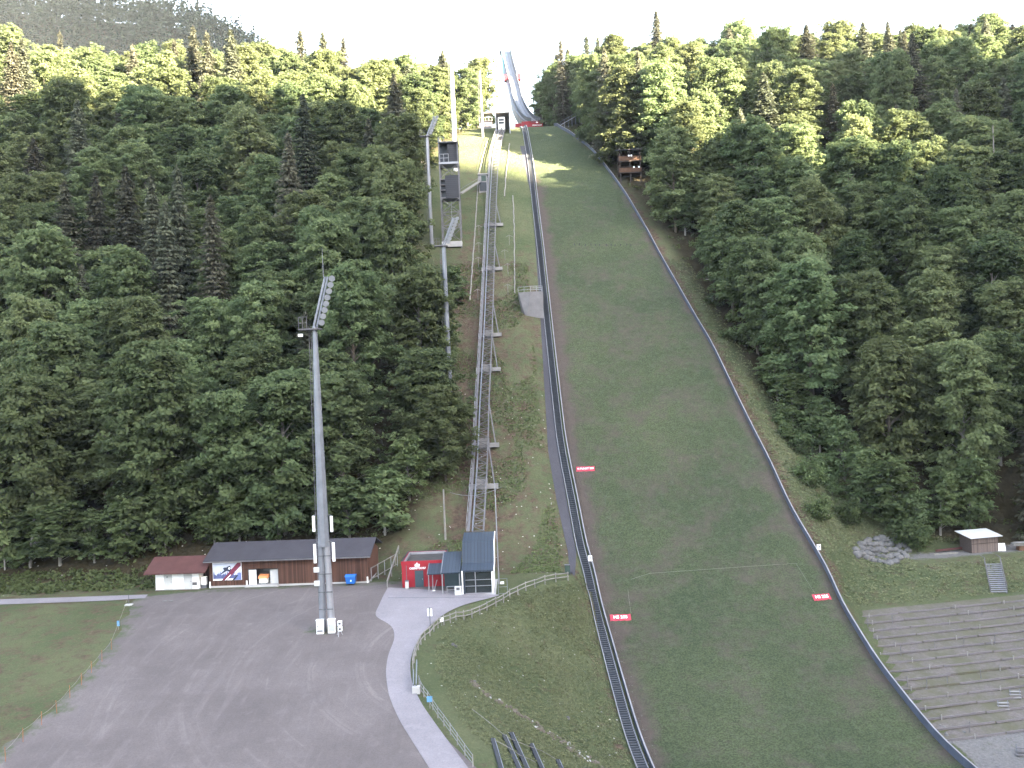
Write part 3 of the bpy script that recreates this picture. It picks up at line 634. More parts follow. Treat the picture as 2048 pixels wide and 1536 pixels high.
# ------------------------------------------------------------------ in-run: curved track on its concrete girder, with the red table
def inrun():
    base = Vector((pt(1066, 250, 305)).to_tuple()); t = thing("ski_jump_inrun", base, "tall curved concrete ski jump in-run rising into the sky above the red take-off", "ski jump")
    ctr = [(1072, 243, 303.5), (1062, 241, 307), (1052, 232, 313), (1043, 218, 320), (1035, 200, 329), (1031, 178, 340), (1024, 155, 353), (1017, 128, 370), (1012, 103, 388)]
    P = [pt(px, py, d) - base for px, py, d in ctr]
    d = np.arange(len(P)); dd = np.linspace(0, len(P) - 1, 60)
    C = np.stack([np.interp(dd, d, [p[i] for p in P]) for i in range(3)], -1); k = np.ones(7) / 7
    C[3:-3] = np.stack([np.convolve(C[:, i], k, 'valid') for i in range(3)], -1)
    C = [Vector(c) for c in C]
    def sweep(b, x0, x1, z0, z1, i0=0, i1=59, dz=None):
        for i in range(i0, i1):
            p, q = C[i], C[i + 1]; ex0 = dz(i) if dz else 0; ex1 = dz(i + 1) if dz else 0
            b.hexa([(p.x + x0, p.y, p.z + z0 - ex0), (p.x + x1, p.y, p.z + z0 - ex0), (q.x + x1, q.y, q.z + z0 - ex1), (q.x + x0, q.y, q.z + z0 - ex1),
                    (p.x + x0, p.y, p.z + z1), (p.x + x1, p.y, p.z + z1), (q.x + x1, q.y, q.z + z1), (q.x + x0, q.y, q.z + z1)])
    b = MB(); sweep(b, -1.55, 1.55, -0.25, 0.0); b.build("track", "galvanised", t)
    for s in (-1, 1):
        b = MB(); sweep(b, *(sorted((s * 0.55, s * 0.70))), 0.004, 0.06); b.build("groove", "steel_mid", t)
        b = MB(); sweep(b, *(sorted((s * 1.55, s * 1.75))), -0.25, 1.35); b.build("side_wall", "steel_dark", t)  # walls coloured dark to stand in for their shade
    b = MB(); sweep(b, -2.4, -1.76, -0.35, 0.05, 4, 59); b.build("stairs", "galvanised", t)
    b = MB(); sweep(b, -2.3, 1.5, -0.9, -0.36, 3, 59, lambda i: 0.4 + 3.6 * math.sin(math.pi * min(1, (i - 3) / 56)) * (1 - 0.6 * i / 59)); b.build("girder", "pale_concrete", t)
    # pier that carries the girder at its foot
    MB().prismx([(4, -7), (12, -7), (16, 3.2), (10, 1.2), (4, -0.6)], -2.4, 1.4).build("pier", "grey_wall", t)
    # red start houses on both sides, teal wind panels at the head
    i = 43; p = C[i]
    MB().box((p.x - 2.6, p.y, p.z + 0.4), (1.5, 3.0, 2.2)).build("start_platform", "red_paint", t)
    MB().box((p.x + 2.6, p.y, p.z + 0.6), (1.3, 3.0, 2.2)).build("start_platform", "red_paint", t)
    b = MB()
    for s0, s1 in ((44, 58),): sweep(b, 1.76, 2.0, 0.0, 2.2, s0, s1)
    b.build("wind_screen", "boards", t)
    p = C[47]; q = C[58]
    MB().prismx([(p.y, p.z - 1.2), (q.y, q.z - 2.2), (q.y, q.z + 1.8), (p.y + 1, p.z + 0.4)], p.x - 3.1, p.x - 2.5).build("wind_panel", "teal_panel", t)
    MB().box((q.x - 2.2, q.y + 1, q.z + 1.4), (1.4, 2.4, 2.8)).build("head_shelter", "steel_dark", t)
    MB().box((q.x + 2.2, q.y + 1, q.z + 1.2), (0.9, 2.4, 2.4)).build("head_shelter", "steel_dark", t)
    # the table: red front with the crest and the town name, on short posts
    MB().box((-0.3, 0.3, -0.35), (7.2, 3.6, 2.5)).build("take_off_table", "red_paint", t)
    MB().box((-4.9, 2.4, -0.8), (2.4, 3.2, 3.6)).build("side_house", "red_paint", t)
    b = MB()
    for i in range(8): b.box((-3.1 + i * 0.8, -0.9, -2.2), (0.14, 0.14, 1.3))
    b.build("posts", "steel_light", t)
    b = MB()
    for z in (1.35, 1.85): b.bar((0.6, -1.2, z), (3.2, -1.2, z), 0.06)
    for i in range(4): b.bar((0.6 + i * 0.86, -1.2, 0.9), (0.6 + i * 0.86, -1.2, 1.85), 0.06)
    b.build("railing", "steel_light", t)
    MB().prism([(0.95, 0.2), (1.65, 0.2), (1.65, 0.55), (1.45, 0.5), (1.3, 0.9), (1.15, 0.5), (0.95, 0.55)], -1.56, -1.51).build("emblem", "white_cloth", t)
    lettering("OBERSTDORF", 0.52, "white_cloth", t, (1.3, -1.53, -0.55))
inrun()

# ------------------------------------------------------------------ inclined lift: track, supports, stations
TP = [(955, 1062, 2.6), (960, 990, 2.2), (965, 905, 2.2), (968, 810, 2.0), (973, 715, 2.0), (977, 630, 2.0), (980, 545, 1.8), (983, 465, 1.6), (986, 395, 1.6), (989, 340, 1.8), (991, 310, 1.8),
      (996, 285, 1.7), (1001, 268, 1.4), (1003, 259, 1.2)]
TW = [at(px, py, l) for px, py, l in TP]
def spline(P, n):
    d = np.concatenate([[0], np.cumsum([(a - b).length for a, b in zip(P[:-1], P[1:])])]); q = np.linspace(0, d[-1], n)
    A = np.stack([np.interp(q, d, [p[i] for p in P]) for i in range(3)], -1); k = np.ones(9) / 9
    B = A.copy(); B[4:-4] = np.stack([np.convolve(A[:, i], k, 'valid') for i in range(3)], -1); return [Vector(p) for p in B]
TS = spline(TW, 150)
o0 = TS[0].copy(); tr = thing("inclined_lift_track", o0, "steel lattice track of the inclined lift climbing the slope beside the landing hill", "lift track")
cl, cr_, dg, wk, rl_ = MB(), MB(), MB(), MB(), MB()
for i, (p, q) in enumerate(zip(TS[:-1], TS[1:])):
    p = p - o0; q = q - o0; r = Vector((1, 0, 0)); dn = Vector((0, 0, -0.75))
    a, c = p - r * 0.75, q - r * 0.75; e, f = p + r * 0.85, q + r * 0.85
    cl.bar(a, c, 0.16, 0.2); cr_.bar(e, f, 0.2, 0.2)
    cl.bar(a + dn, c + dn, 0.12); cr_.bar(e + dn, f + dn, 0.12)
    dg.bar(a, f, 0.09) if i % 2 else dg.bar(e, c, 0.09)
    dg.bar(a, e, 0.09)
    dg.bar(e + dn, f, 0.08) if i % 2 else dg.bar(e, f + dn, 0.08)
    wk.bar(p - r * 1.35, q - r * 1.35, 0.42, 0.05)
    rl_.bar(p - r * 1.6 + Vector((0, 0, 0.95)), q - r * 1.6 + Vector((0, 0, 0.95)), 0.05)
    if i % 2 == 0: rl_.bar(p - r * 1.6, p - r * 1.6 + Vector((0, 0, 0.95)), 0.05)
cl.build("left_chord", "galvanised", tr); cr_.build("right_chord", "steel_mid", tr); dg.build("bracing", "steel_mid", tr); wk.build("catwalk", "steel_mid", tr); rl_.build("handrail", "steel_light", tr)
for py in (948, 866, 720, 651, 522, 440):
    i = int(np.argmin([abs(px_of(*p)[1] - py) for p in TS])); p = TS[i]; g = gz(p.x, p.y)
    b = MB(); b.box((p.x - o0.x, p.y - o0.y - 0.5, (p.z - 0.9 + g) / 2 - o0.z - 0.3), (2.0, 0.35, max(0.5, p.z - 0.9 - g) + 0.6)); b.box((p.x + 0.3 - o0.x, p.y - o0.y - 0.6, g + 0.1 - o0.z), (4.6, 0.9, 0.7)); b.build("footing", "concrete", tr)
    q = TS[min(i + 7, len(TS) - 1)]; b = MB(); b.bar((p.x + 2.0 - o0.x, p.y - o0.y - 0.5, g + 0.4 - o0.z), (q.x + 0.9 - o0.x, q.y - o0.y, q.z - 0.3 - o0.z), 0.18); b.build("strut", "steel_mid", tr)

# valley station with its stepped dark roof
sL, sR = at(928, 1190), at(987, 1188)
w = (sR - sL).length; stn = thing("lift_station", sL, "glass fronted valley station of the inclined lift with stepped dark metal roof", "lift station", None, math.atan2(sR.y - sL.y, sR.x - sL.x) * 0.3)
prof = [(0, 2.95), (2.6, 3.35), (4.4, 5.75), (8.2, 6.3)]
r0 = [(y, z) for y, z in prof]; poly = r0 + [(y, z - 0.18) for y, z in r0[::-1]]
MB().prismx(poly, -0.25, w + 0.12).build("roof", "metal_roof", stn)
wallp = [(0.15, 0), (8.0, 0), (8.0, 6.1), (4.4, 5.56), (2.6, 3.15), (0.15, 2.8)]
MB().prismx(wallp, w - 0.18, w - 0.02).build("side_wall", "white_paint", stn, 0)
MB().prismx(wallp, 0.02, 0.18).build("side_wall", "metal_roof", stn)
b = MB()
b.prismx([(0, -0.02), (2.6, 0.38), (4.4, 2.78), (8.2, 3.33), (8.2, 3.18), (4.4, 2.6), (2.6, 0.2), (0, -0.2)], w + 0.13, w + 0.24)
b.v = [(x, y, z + 3.0) for x, y, z in b.v]; b.build("verge", "white_paint", stn)
MB().box0(0.18, w - 0.18, 7.7, 7.9, 0, 5.9).build("rear_wall", "grey_wall", stn)
MB().box0(0.2, w - 0.2, 0.30, 0.33, 0.1, 2.75).build("glass_front", "glass", stn)
b = MB()
for x in (0.12, 1.45, w - 0.12): b.box0(x - 0.05, x + 0.05, 0.2, 0.29, 0, 2.8)
for z in (0.12, 1.0, 1.75, 2.75): b.box0(0.18, w - 0.18, 0.22, 0.28, z - 0.03, z + 0.03)
b.build("frame", "steel_light", stn)
b = MB(); b.box0(0.5, 1.6, 3, 4, 0.0, 1.1); b.box0(2.0, 3.2, 4.2, 5.0, 0, 2.0); b.bar((0.4, 2.2, 1.0), (w - 0.4, 2.2, 1.0), 0.06); b.build("turnstile", "steel_mid", stn)
MB().box0(-0.3, w + 0.3, -0.6, 8.0, -0.35, 0.06).build("plinth", "pale_concrete", stn)
for x in (-0.12,): MB().box0(x - 0.07, x + 0.07, -0.1, 0.06, 0.06, 2.95).build("corner_post", "white_paint", stn)
# big canopy and small canopy in front of the red building
cL = at(884, 1190); cw = sL.x - 0.4 - cL.x
can = thing("canopy", cL, "larger dark canopy roof on pale posts between the red building and the lift station", "canopy")
MB().prismx([(0, 2.55), (5.6, 4.1), (5.6, 4.25), (0, 2.7)], 0, cw).build("roof", "metal_roof", can)
b = MB()
for x in (0.1, cw - 0.1): b.box0(x - .06, x + .06, 0.05, 0.17, 0, 2.57)
b.build("posts", "steel_light", can)
b = MB(); b.bar((-0.02, 0, 2.68), (-0.02, 5.6, 4.23), 0.1, 0.22); b.build("verge", "galvanised", can)
MB().box0(0.1, cw, 3.4, 3.5, 0, 3.2).build("rear_wall", "dark_door", can)
sc_ = at(855, 1188); sw = cL.x - 0.15 - sc_.x; yoff = 0.9
sm = thing("canopy", sc_, "smaller dark canopy roof on pale posts in front of the red building", "canopy")
MB().prismx([(yoff, 2.15), (yoff + 3.2, 3.0), (yoff + 3.2, 3.12), (yoff, 2.28)], 0, sw).build("roof", "metal_roof", sm)
b = MB()
for x in (0.1, 0.55): b.box0(x - .05, x + .05, yoff + 0.1 + x, yoff + 0.2 + x, -0.05, 2.18 + 0.2 * x)
b.build("posts", "steel_light", sm)
b = MB(); b.bar((-0.02, yoff, 2.25), (-0.02, yoff + 3.2, 3.1), 0.08, 0.2); b.build("verge", "galvanised", sm)
br = at(912, 1191); bk = thing("turnstile_barrier", br + Vector((0, 0.4, 0)), "grey tubular barrier under the larger canopy", "barrier")
b = MB()
for x in (-1.1, 0, 1.1): b.bar((x, 0, 0), (x, 0, 1.05), 0.06)
for z in (0.2, 0.62, 1.05): b.bar((-1.1, 0, z), (1.1, 0, z), 0.06)
b.build("rails", "steel_light", bk)
tk = thing("ticket_pillar", at(917, 1190) + Vector((0, -0.2, 0)), "pale grey ticket pillar standing left of the lift station door", "ticket machine")
MB().box((0, 0, 0.55), (0.85, 0.5, 1.1)).build("body", "grey_paint", tk, 0.03); MB().box((0, -0.27, 0.85), (0.4, 0.03, 0.3)).build("screen", "steel_dark", tk)
# red building
rA, rB = at(805, 1176), at(889, 1172); rw = rB.x - rA.x + 0.1; rd = 7.0
rb = thing("red_building", rA, "small bright red flat roofed building with white OBERSTDORF lettering", "building")
RH = 3.35
b = MB()
for x0, x1, y0, y1 in ((0, rw, 0, 0.25), (0, rw, rd - .25, rd), (0, 0.25, 0.25, rd - .25), (rw - .25, rw, 0.25, rd - .25)): b.box0(x0, x1, y0, y1, -0.4, RH)
b.build("wall", "red_paint", rb)
MB().box0(0.25, rw - .25, 0.25, rd - .25, RH - 0.6, RH - 0.35).build("roof", "gravel_roof", rb)
b = MB(); b.box0(-.04, .14, -.0, rd + .04, RH, RH + .06); b.box0(rw - .14, rw + .04, 0, rd + .04, RH, RH + .06); b.box0(.14, rw - .14, rd - .14, rd + .04, RH, RH + .06); b.build("parapet_cap", "black_metal", rb)
b = MB(); b.box0(0.25, 0.40, .5, rd - .3, RH - .34, RH - 0.03); b.box0(0.40, rw - .3, rd - .42, rd - .26, RH - .34, RH - 0.03); b.build("flashing", "steel_light", rb)
MB().box0(-0.05, rw + 0.05, -0.06, 0.0, RH - 0.45, RH + 0.05).build("fascia", "red_paint", rb)
d = MB().box0(1.65, 2.75, -0.05, 0.0, 0.0, 2.15).build("door", "dark_door", rb); MB().box0(2.58, 2.63, -0.12, -0.05, 0.95, 1.15).build("handle", "steel_light", d)
MB().box0(0.55, 0.62, -0.08, 0, -0.1, RH - 0.45).build("downpipe", "steel_dark", rb)
MB().prism([(1.7, 2.68), (2.3, 2.68), (2.34, 2.98), (2.2, 3.02), (2.06, 2.98), (2.0, 3.27), (1.9, 3.02), (1.78, 3.02), (1.7, 2.94)], -0.10, -0.06).build("emblem", "white_cloth", rb)
lettering("OBERSTDORF", 0.34, "white_cloth", rb, (2.05, -0.09, 2.45))
lb = thing("litter_bin", at(815, 1178) + Vector((0, -0.3, 0)), "grey litter bin standing by the red wall left of its door", "litter bin")
MB().box((0, 0, 0.62), (0.42, 0.36, 0.85)).build("body", "grey_paint", lb, 0.03); MB().box((0, 0, 1.12), (0.5, 0.44, 0.06)).build("lid", "steel_dark", lb); MB().box((0, 0, 0.1), (0.55, 0.5, 0.2)).build("foot", "concrete", lb)
cc_ = thing("metal_prop", at(868, 1183), "small slanted metal prop leaning under the smaller canopy", "prop")
MB().tube((0, 0, 0), (0.35, 0.9, 1.25), 0.05, 0.05, 6).build("bar", "steel_light", cc_); MB().box((0, 0, 0.08), (0.3, 0.3, 0.16)).build("foot", "white_paint", cc_)

# ------------------------------------------------------------------ upper station, spectator buildings on the slope
up = pt(1001, 259, 303); up.z = gz(up.x, up.y) ; pz = TS[-1].z - 0.6
us = thing("upper_station", (TS[-1].x, TS[-1].y, pz), "dark portal of the upper lift station at the top of the track", "lift station")
b = MB(); b.box0(-1.7, -1.45, 0.2, 7, -2, 5.6); b.box0(2.4, 2.65, 0.2, 7, -2, 5.6); b.build("side_wall", "steel_mid", us)
MB().box0(-1.8, 2.75, 0, 7.2, 5.6, 5.9).build("roof", "grey_wood", us); MB().box0(-1.45, 2.4, 6.6, 6.9, -2, 5.6).build("rear_wall", "black_metal", us)
MB().box0(-1.75, -1.47, -0.05, 0.19, -2, 5.6).build("door_post", "steel_light", us); MB().box0(2.42, 2.7, -0.05, 0.19, -2, 5.6).build("door_post", "steel_light", us)
cb = thing("lift_cabin", (TS[-1].x, TS[-1].y + 0.6, pz + 0.7), "white lift cabin parked in the upper station portal", "lift cabin")
MB().box0(-1.0, 1.1, 0, 2.4, 0, 3.9).build("body", "white_paint", cb, 0.12)
for z in (2.1, 3.0): MB().box0(-0.75, 0.85, -0.04, -0.01, z - 0.32, z + 0.32).build("window", "black_metal", cb)
MB().box0(-0.2, 0.3, -0.08, -0.01, 0.1, 0.5).build("coupling", "steel_dark", cb)
hs = at(972, 258); ho = thing("station_hut", (hs.x, hs.y + 1, gz(hs.x, hs.y + 1)), "small low hut with a dark window left of the upper lift portal", "hut")
MB().box0(-1.9, 1.9, 0, 3.5, -1, 2.1).build("wall", "grey_wall", ho); MB().box0(-2.2, 2.2, -0.5, 3.8, 2.1, 2.35).build("roof", "dark_roof", ho); MB().box0(-1.3, 0.2, -0.05, 0, 0.9, 1.7).build("window", "black_metal", ho)
b = MB()
for i in range(5): b.bar((-2.0 + i, 0, 2.35), (-2.0 + i, 0, 3.5), 0.07)
b.bar((-2.0, 0, 3.5), (2.0, 0, 3.5), 0.07); b.build("railing", "steel_light", ho)
b = MB(); b.box0(-1.0, 2.2, 0.5, 3.6, 5.0, 5.2); b.box0(-0.9, -0.75, 0.6, 0.75, 2.35, 5.0); b.build("platform_roof", "grey_wood", ho)
# judges' tower: slim dark lattice tower with two cabins
jt = at(905, 486); jt.z -= 0.2
tw = thing("judges_tower", jt, "dark slim lattice tower with two stacked cabins left of the lift track", "tower")
K = 4.25 / 2; HT = 24.0
b = MB()
for x in (-K, K):
    for y in (-1.9, 1.9): b.box((x, y, HT / 2 - 1), (0.26, 0.26, HT + 2))
b.build("corner_post", "steel_mid", tw)
for z0, z1 in ((0.3, 4.0), (4.0, 7.0), (7.0, 10.2), (14.9, 18.0)):
    b = MB()
    for y in (-1.9, 1.9): b.bar((-K, y, z0), (K, y, z1), 0.13); b.bar((K, y, z0), (-K, y, z1), 0.13); b.bar((-K, y, z1), (K, y, z1), 0.16)
    for x in (-K, K): b.bar((x, -1.9, z0), (x, 1.9, z1), 0.12); b.bar((x, -1.9, z1), (x, 1.9, z1), 0.14)
    b.build("bracing", "steel_mid", tw)
lowc = MB().box0(-K + 1.15, K - 0.05, -2.05, 1.8, 10.2, 15.4).build("lower_cabin", "cladding", tw)
MB().box0(-K + 0.05, -K + 1.1, -1.2, 1.8, 10.2, 14.6).build("stair_well", "black_metal", tw)
b = MB()
for z in (10.3, 12.0, 13.2, 14.4): b.box0(-K - 0.1, -K + 1.12, -2.05, -1.3, z, z + 0.15)
b.build("landing", "steel_mid", tw)
MB().box0(-K - 0.15, K + 0.15, -2.15, 2.1, 18.0, 18.45).build("floor_slab", "steel_light", tw)
MB().box0(-0.2, K - 0.1, -1.6, 1.9, 18.45, 22.9).build("upper_cabin", "cladding", tw); MB().box0(-K + .1, -0.2, 0.6, 1.9, 18.45, 22.9).build("rear_wall", "black_metal", tw)
MB().box0(-K - 0.2, K + 0.2, -2.2, 2.2, 22.9, 23.15).build("roof", "steel_dark", tw)
b = MB()
for x in (-K + 0.1, -K + 1.05, 0.0): b.bar((x, -2.0, 18.45), (x, -2.0, 20.3), 0.08)
for z in (19.4, 20.3): b.bar((-K + 0.1, -2.0, z), (0.0, -2.0, z), 0.08)
for x in (-K, -K + 1.2): b.bar((x, -2.1, 23.15), (x, -2.1, 24.2), 0.07)
b.bar((-K, -2.1, 24.2), (-K + 1.2, -2.1, 24.2), 0.07); b.build("railing", "steel_light", tw)
b = MB(); b.box0(-K - .2, K + .2, -2.3, 2.3, -1.0, 0.25); b.build("footing", "pale_concrete", tw)
# footbridge and kiosk between tower and track
ka = at(966, 385); kb = thing("track_kiosk", ka, "small pale flat roofed kiosk beside the lift track below the upper station", "kiosk")
MB().box0(-1.0, 1.2, 0, 2.6, -0.5, 4.6).build("frame", "grey_wall", kb); MB().box0(-0.75, 0.95, -0.06, -0.01, 0.4, 2.6).build("opening", "black_metal", kb)
MB().box0(-1.15, 1.5, -0.3, 2.8, 4.6, 4.8).build("roof", "pale_concrete", kb); MB().box0(-0.3, 0.9, -0.05, -0.0, 2.9, 4.3).build("panel", "green_box", kb)
fb = thing("footbridge", ka + Vector((0, -0.2, 2.7)), "pale footbridge sloping from the tower up to the small kiosk", "footbridge")
tv = Vector((jt.x + K + 0.2, jt.y, jt.z + 11.5)) - fb.location
MB().bar((-0.9, 0, 0), tv, 0.9, 0.25).build("deck", "pale_wood", fb); b = MB(); b.bar((-0.9, -.45, 0.9), tv + Vector((0, -.45, 0.9)), 0.06); b.build("handrail", "steel_mid", fb)
# brown wooden trainers' stand at the forest edge on the right
cs = at(1262, 366); ch = thing("trainers_stand", cs, "dark wooden trainers' stand with two railed decks at the forest edge on the right", "wooden stand")
b = MB()
for x in (-2.6, 0, 2.6):
    for y in (0.2, 3.4): b.box((x, y, 4.2), (0.25, 0.25, 9.4))
b.build("posts", "dark_wood", ch)
for z in (2.6, 5.6): MB().box0(-2.9, 2.9, -0.1, 3.7, z, z + 0.2).build("deck", "dark_wood", ch)
for z in (2.8, 5.8):
    b = MB()
    for k in range(4): b.box0(-2.9, 2.9, -0.16, -0.10, z + 0.1 + 0.28 * k, z + 0.3 + 0.28 * k)
    b.build("railing", "brown_wood", ch)
MB().prismx([(-0.8, 8.4), (4.2, 9.6), (4.2, 9.75), (-0.8, 8.55)], -3.3, 3.3).build("roof", "dark_roof", ch); MB().box0(-2.8, 2.8, 3.45, 3.55, 2.8, 9.0).build("rear_wall", "dark_wood", ch)
for i, (x, z) in enumerate(((-0.3, 7.0), (0.35, 7.0), (0.9, 4.0), (2.2, 4.0))): MB().box0(x - .2, x + .2, -0.22, -0.17, z - .15, z + .25).build("notice", "white_cloth", ch)
# concrete bastion beside the stairs with a railing on top
ba = at(1062, 632); bs = thing("concrete_bastion", ba, "grey tapering concrete platform beside the stairway halfway up the hill", "platform")
bw = pt(1062, 584, ba.y - 0.3); hh = bw.z - ba.z
MB().add([(-2.4, -.3, hh), (0.1, -1.0, hh), (2.6, -1.0, hh), (2.6, 5, hh), (-2.4, 5, hh), (-1.6, 1.2, -.8), (-0.9, 0, -.8), (2.6, 0, -0.8), (2.6, 5, -.8), (-2.4, 5, -.8)],
         [(0, 1, 2, 3, 4), (0, 5, 6, 1), (1, 6, 7, 2), (2, 7, 8, 3), (3, 8, 9, 4), (4, 9, 5, 0)]).build("wall", "grey_wall", bs)
b = MB()
for x in (0.1, 1.3, 2.5): b.bar((x, -0.9, hh), (x, -0.9, hh + 1.1), 0.08)
for z in (0.4, 0.75, 1.1): b.bar((0.1, -0.9, hh + z), (2.5, -0.9, hh + z), 0.08)
for z in (0.5, 1.1): b.bar((-2.4, -.2, hh + z), (0.1, -0.9, hh + z), 0.07)
for x, y in ((-2.4, -.2), (-1.2, -.55)): b.bar((x, y, hh), (x, y, hh + 1.1), 0.07)
b.build("railing", "steel_light", bs)

# ------------------------------------------------------------------ floodlight masts
def lamp(parent, x, y, z, s=0.42):
    MBs = MB().tube((x, y + 0.30, z + 0.10), (x + 0.12, y - 0.18, z - 0.12), 0.20 * s / .42, s, 12)
    h = MBs.build("lamp", "steel_light", parent)
    MB().tube((x + 0.123, y - 0.185, z - 0.123), (x + 0.135, y - 0.22, z - 0.14), s * 0.92, s * 0.92, 12).build("lens", "lens", h); return h
def mast(base, H, label, full, boom=True, n=8, bend=1.5, mat="galvanised", tall=5.4, r0=0.55, r1=0.26):
    t = thing("floodlight_mast", base, label, "floodlight mast", "floodlight masts on the hill")
    if full:
        for sx, m in ((-0.52, "galvanised"), (0.52, "steel_light")):  # right leg paler, left darker: light and shade put into their steel
            MB().tube((sx, 0, -0.5), (sx * 0.58, 0, 10.0), 0.38, 0.36, 8).build("leg", m, t)
        b = MB()
        for z in (2.5, 4.4, 6.4, 8.4): b.bar((-0.75, -0.36, z), (0.8, -0.36, z), 0.07, 0.1)
        b.build("clamps", "steel_dark", t); MB().tube((0, 0, 9.4), (0, 0, H), 0.66, r1, 8).build("pole", "galvanised", t)
    else: MB().tube((0, 0, -1), (0, 0, H), r0, r1, 8).build("pole", mat, t)
    b = MB(); lx_ = -0.72 if full else -r0 - 0.2
    for x in (lx_ - 0.16, lx_ + 0.16): b.bar((x, 0.1, 3), (x * 0.7 - 0.05, 0.05, H), 0.05)
    z = 3.2
    while z < H - .3: k = 1 - 0.3 * (z - 3) / (H - 3); b.bar(((lx_ - 0.16) * k, 0.1, z), ((lx_ + 0.16) * k, 0.1, z), 0.035); z += 0.45
    b.build("ladder", "steel_mid", t)
    if boom:
        b = MB(); b.bar((-0.16, 0, H - 0.3), (bend - 0.16, 0, H + tall), 0.3, 0.22); b.bar((0.18, 0.05, H - 0.3), (bend + 0.12, 0.05, H + tall), 0.22, 0.18); b.build("boom", "galvanised", t)
        for i in range(n): f = (i + 0.5) / n; lamp(t, 0.62 + bend * f, -0.15, H + 0.1 + (tall + 0.1) * f, 0.36)
        p = MB(); p.box((-0.5, 0, H - 0.35), (2.4, 1.3, 0.14)); p.build("platform", "steel_mid", t)
        p = MB()
        for x in (-1.65, -1.2, -0.75): p.bar((x, -0.6, H - 0.3), (x, -0.6, H + 1.0), 0.05)
        for z in (0.35, 1.0): p.bar((-1.65, -0.6, H + z), (-0.7, -0.6, H + z), 0.05); p.bar((-1.65, -0.6, H + z), (-1.65, 0.6, H + z), 0.05)
        p.build("railing", "steel_mid", t)
        MB().tube((bend - 0.35, 0, H + tall), (bend - 0.38, 0, H + tall + 3.2), 0.035, 0.015, 5).build("lightning_rod", "steel_light", t)
    return t
mb_ = at(655, 1262); top = pt(629, 652, mb_.y); MH = top.z - mb_.z
m1 = mast(mb_, MH, "tall grey floodlight mast on two legs standing in the gravel lot", True, bend=1.55)
for x, z, h in ((-0.95, 12.0, 1.75), (1.02, 11.9, 1.75), (-0.95, 8.7, 2.1), (1.12, 8.8, 2.1)):
    a = MB().box((x, -0.35, z), (0.30, 0.16, h)).build("antenna", "white_paint", m1, 0.03); MB().bar((x * 0.35, -0.2, z + h * 0.55), (x, -0.2, z + h * 0.55), 0.06).build("bracket", "steel_dark", a)
for z in (5.4, 6.9): MB().box((-0.85, -0.35, z), (0.62, 0.3, 0.55)).build("radio_unit", "grey_paint", m1, 0.03)
lm = MB().box((-1.5, -0.5, MH - 1.0), (0.5, 0.25, 0.3)).build("spotlight", "white_paint", m1)
def cabinet(dx, dy, label, vent):
    o = thing("switch_cabinet", mb_ + Vector((dx, dy, 0)), label, "cabinet"); MB().box((0, 0, 0.68), (0.78, 0.42, 1.5)).build("body", "white_paint", o, 0.02)
    MB().box((0, 0, 1.46), (0.84, 0.5, 0.07)).build("lid", "white_paint", o)
    d = MB().box((0, -0.225, 0.75), (0.66, 0.02, 1.2)).build("door", "grey_paint", o); MB().box((-0.24, -0.25, 0.8), (0.04, 0.03, 0.14)).build("handle", "steel_dark", d)
    if vent: MB().box((0, -0.24, 0.28), (0.6, 0.015, 0.12)).build("vent", "steel_dark", o)
cabinet(-0.62, -0.75, "white switch cabinet with dark vent at the left foot of the mast", True)
cabinet(0.62, -0.65, "plain white switch cabinet at the right foot of the mast", False)
sp_ = thing("weather_unit", at(679, 1272), "small black and white measuring unit on a tripod beside the mast cabinets", "measuring unit")
b = MB()
for a in (0.4, 2.5, 4.6): b.bar((0.4 * math.cos(a), 0.4 * math.sin(a), 0), (0, 0, 0.8), 0.07)
b.build("tripod", "steel_light", sp_)
for z in (0.8, 1.4): MB().box((0.1, 0, z), (0.45, 0.4, 0.5)).build("housing", "white_paint", sp_, 0.03); MB().box((0.1, -0.21, z), (0.26, 0.02, 0.24)).build("dial", "steel_dark", sp_)
def mast_at(bpx, bpy_, tpx, tpy, d, label, **k):
    x = ray(bpx, bpy_)[0] * d; b = Vector((x, d, gz(x, d))); tp = pt(tpx, tpy, d); return mast(b, tp.z - b.z, label, False, **k)
M2 = mast_at(902, 835, 890, 488, 160, "grey floodlight mast with a slanted lamp boom in front of the dark tower", bend=2.0, n=8, tall=4.6, r0=0.52, r1=0.36).location
mast_at(862, 450, 854, 270, 208, "grey floodlight mast among the trees left of the dark tower", bend=1.9, n=7, tall=4.2, r0=0.45, r1=0.32, mat="steel_light")
mw = mast_at(912, 345, 906, 104, 243, "tall white floodlight mast catching the sun behind the dark tower", boom=False, r0=0.72, r1=0.42, mat="white_paint")
hz = pt(906, 104, 243).z - mw.location.z
b = MB(); b.box((-0.3, 0, hz + 0.1), (1.2, 0.8, 0.12)); b.build("platform", "steel_dark", mw)
for i in range(3): lamp(mw, -0.5 + 0.3 * i, -0.2, hz + 0.5 + 0.25 * i, 0.32)
mast_at(966, 288, 961, 142, 268, "thin pale floodlight mast at the edge of the trees by the upper station", boom=False, r0=0.42, r1=0.2, mat="steel_light")
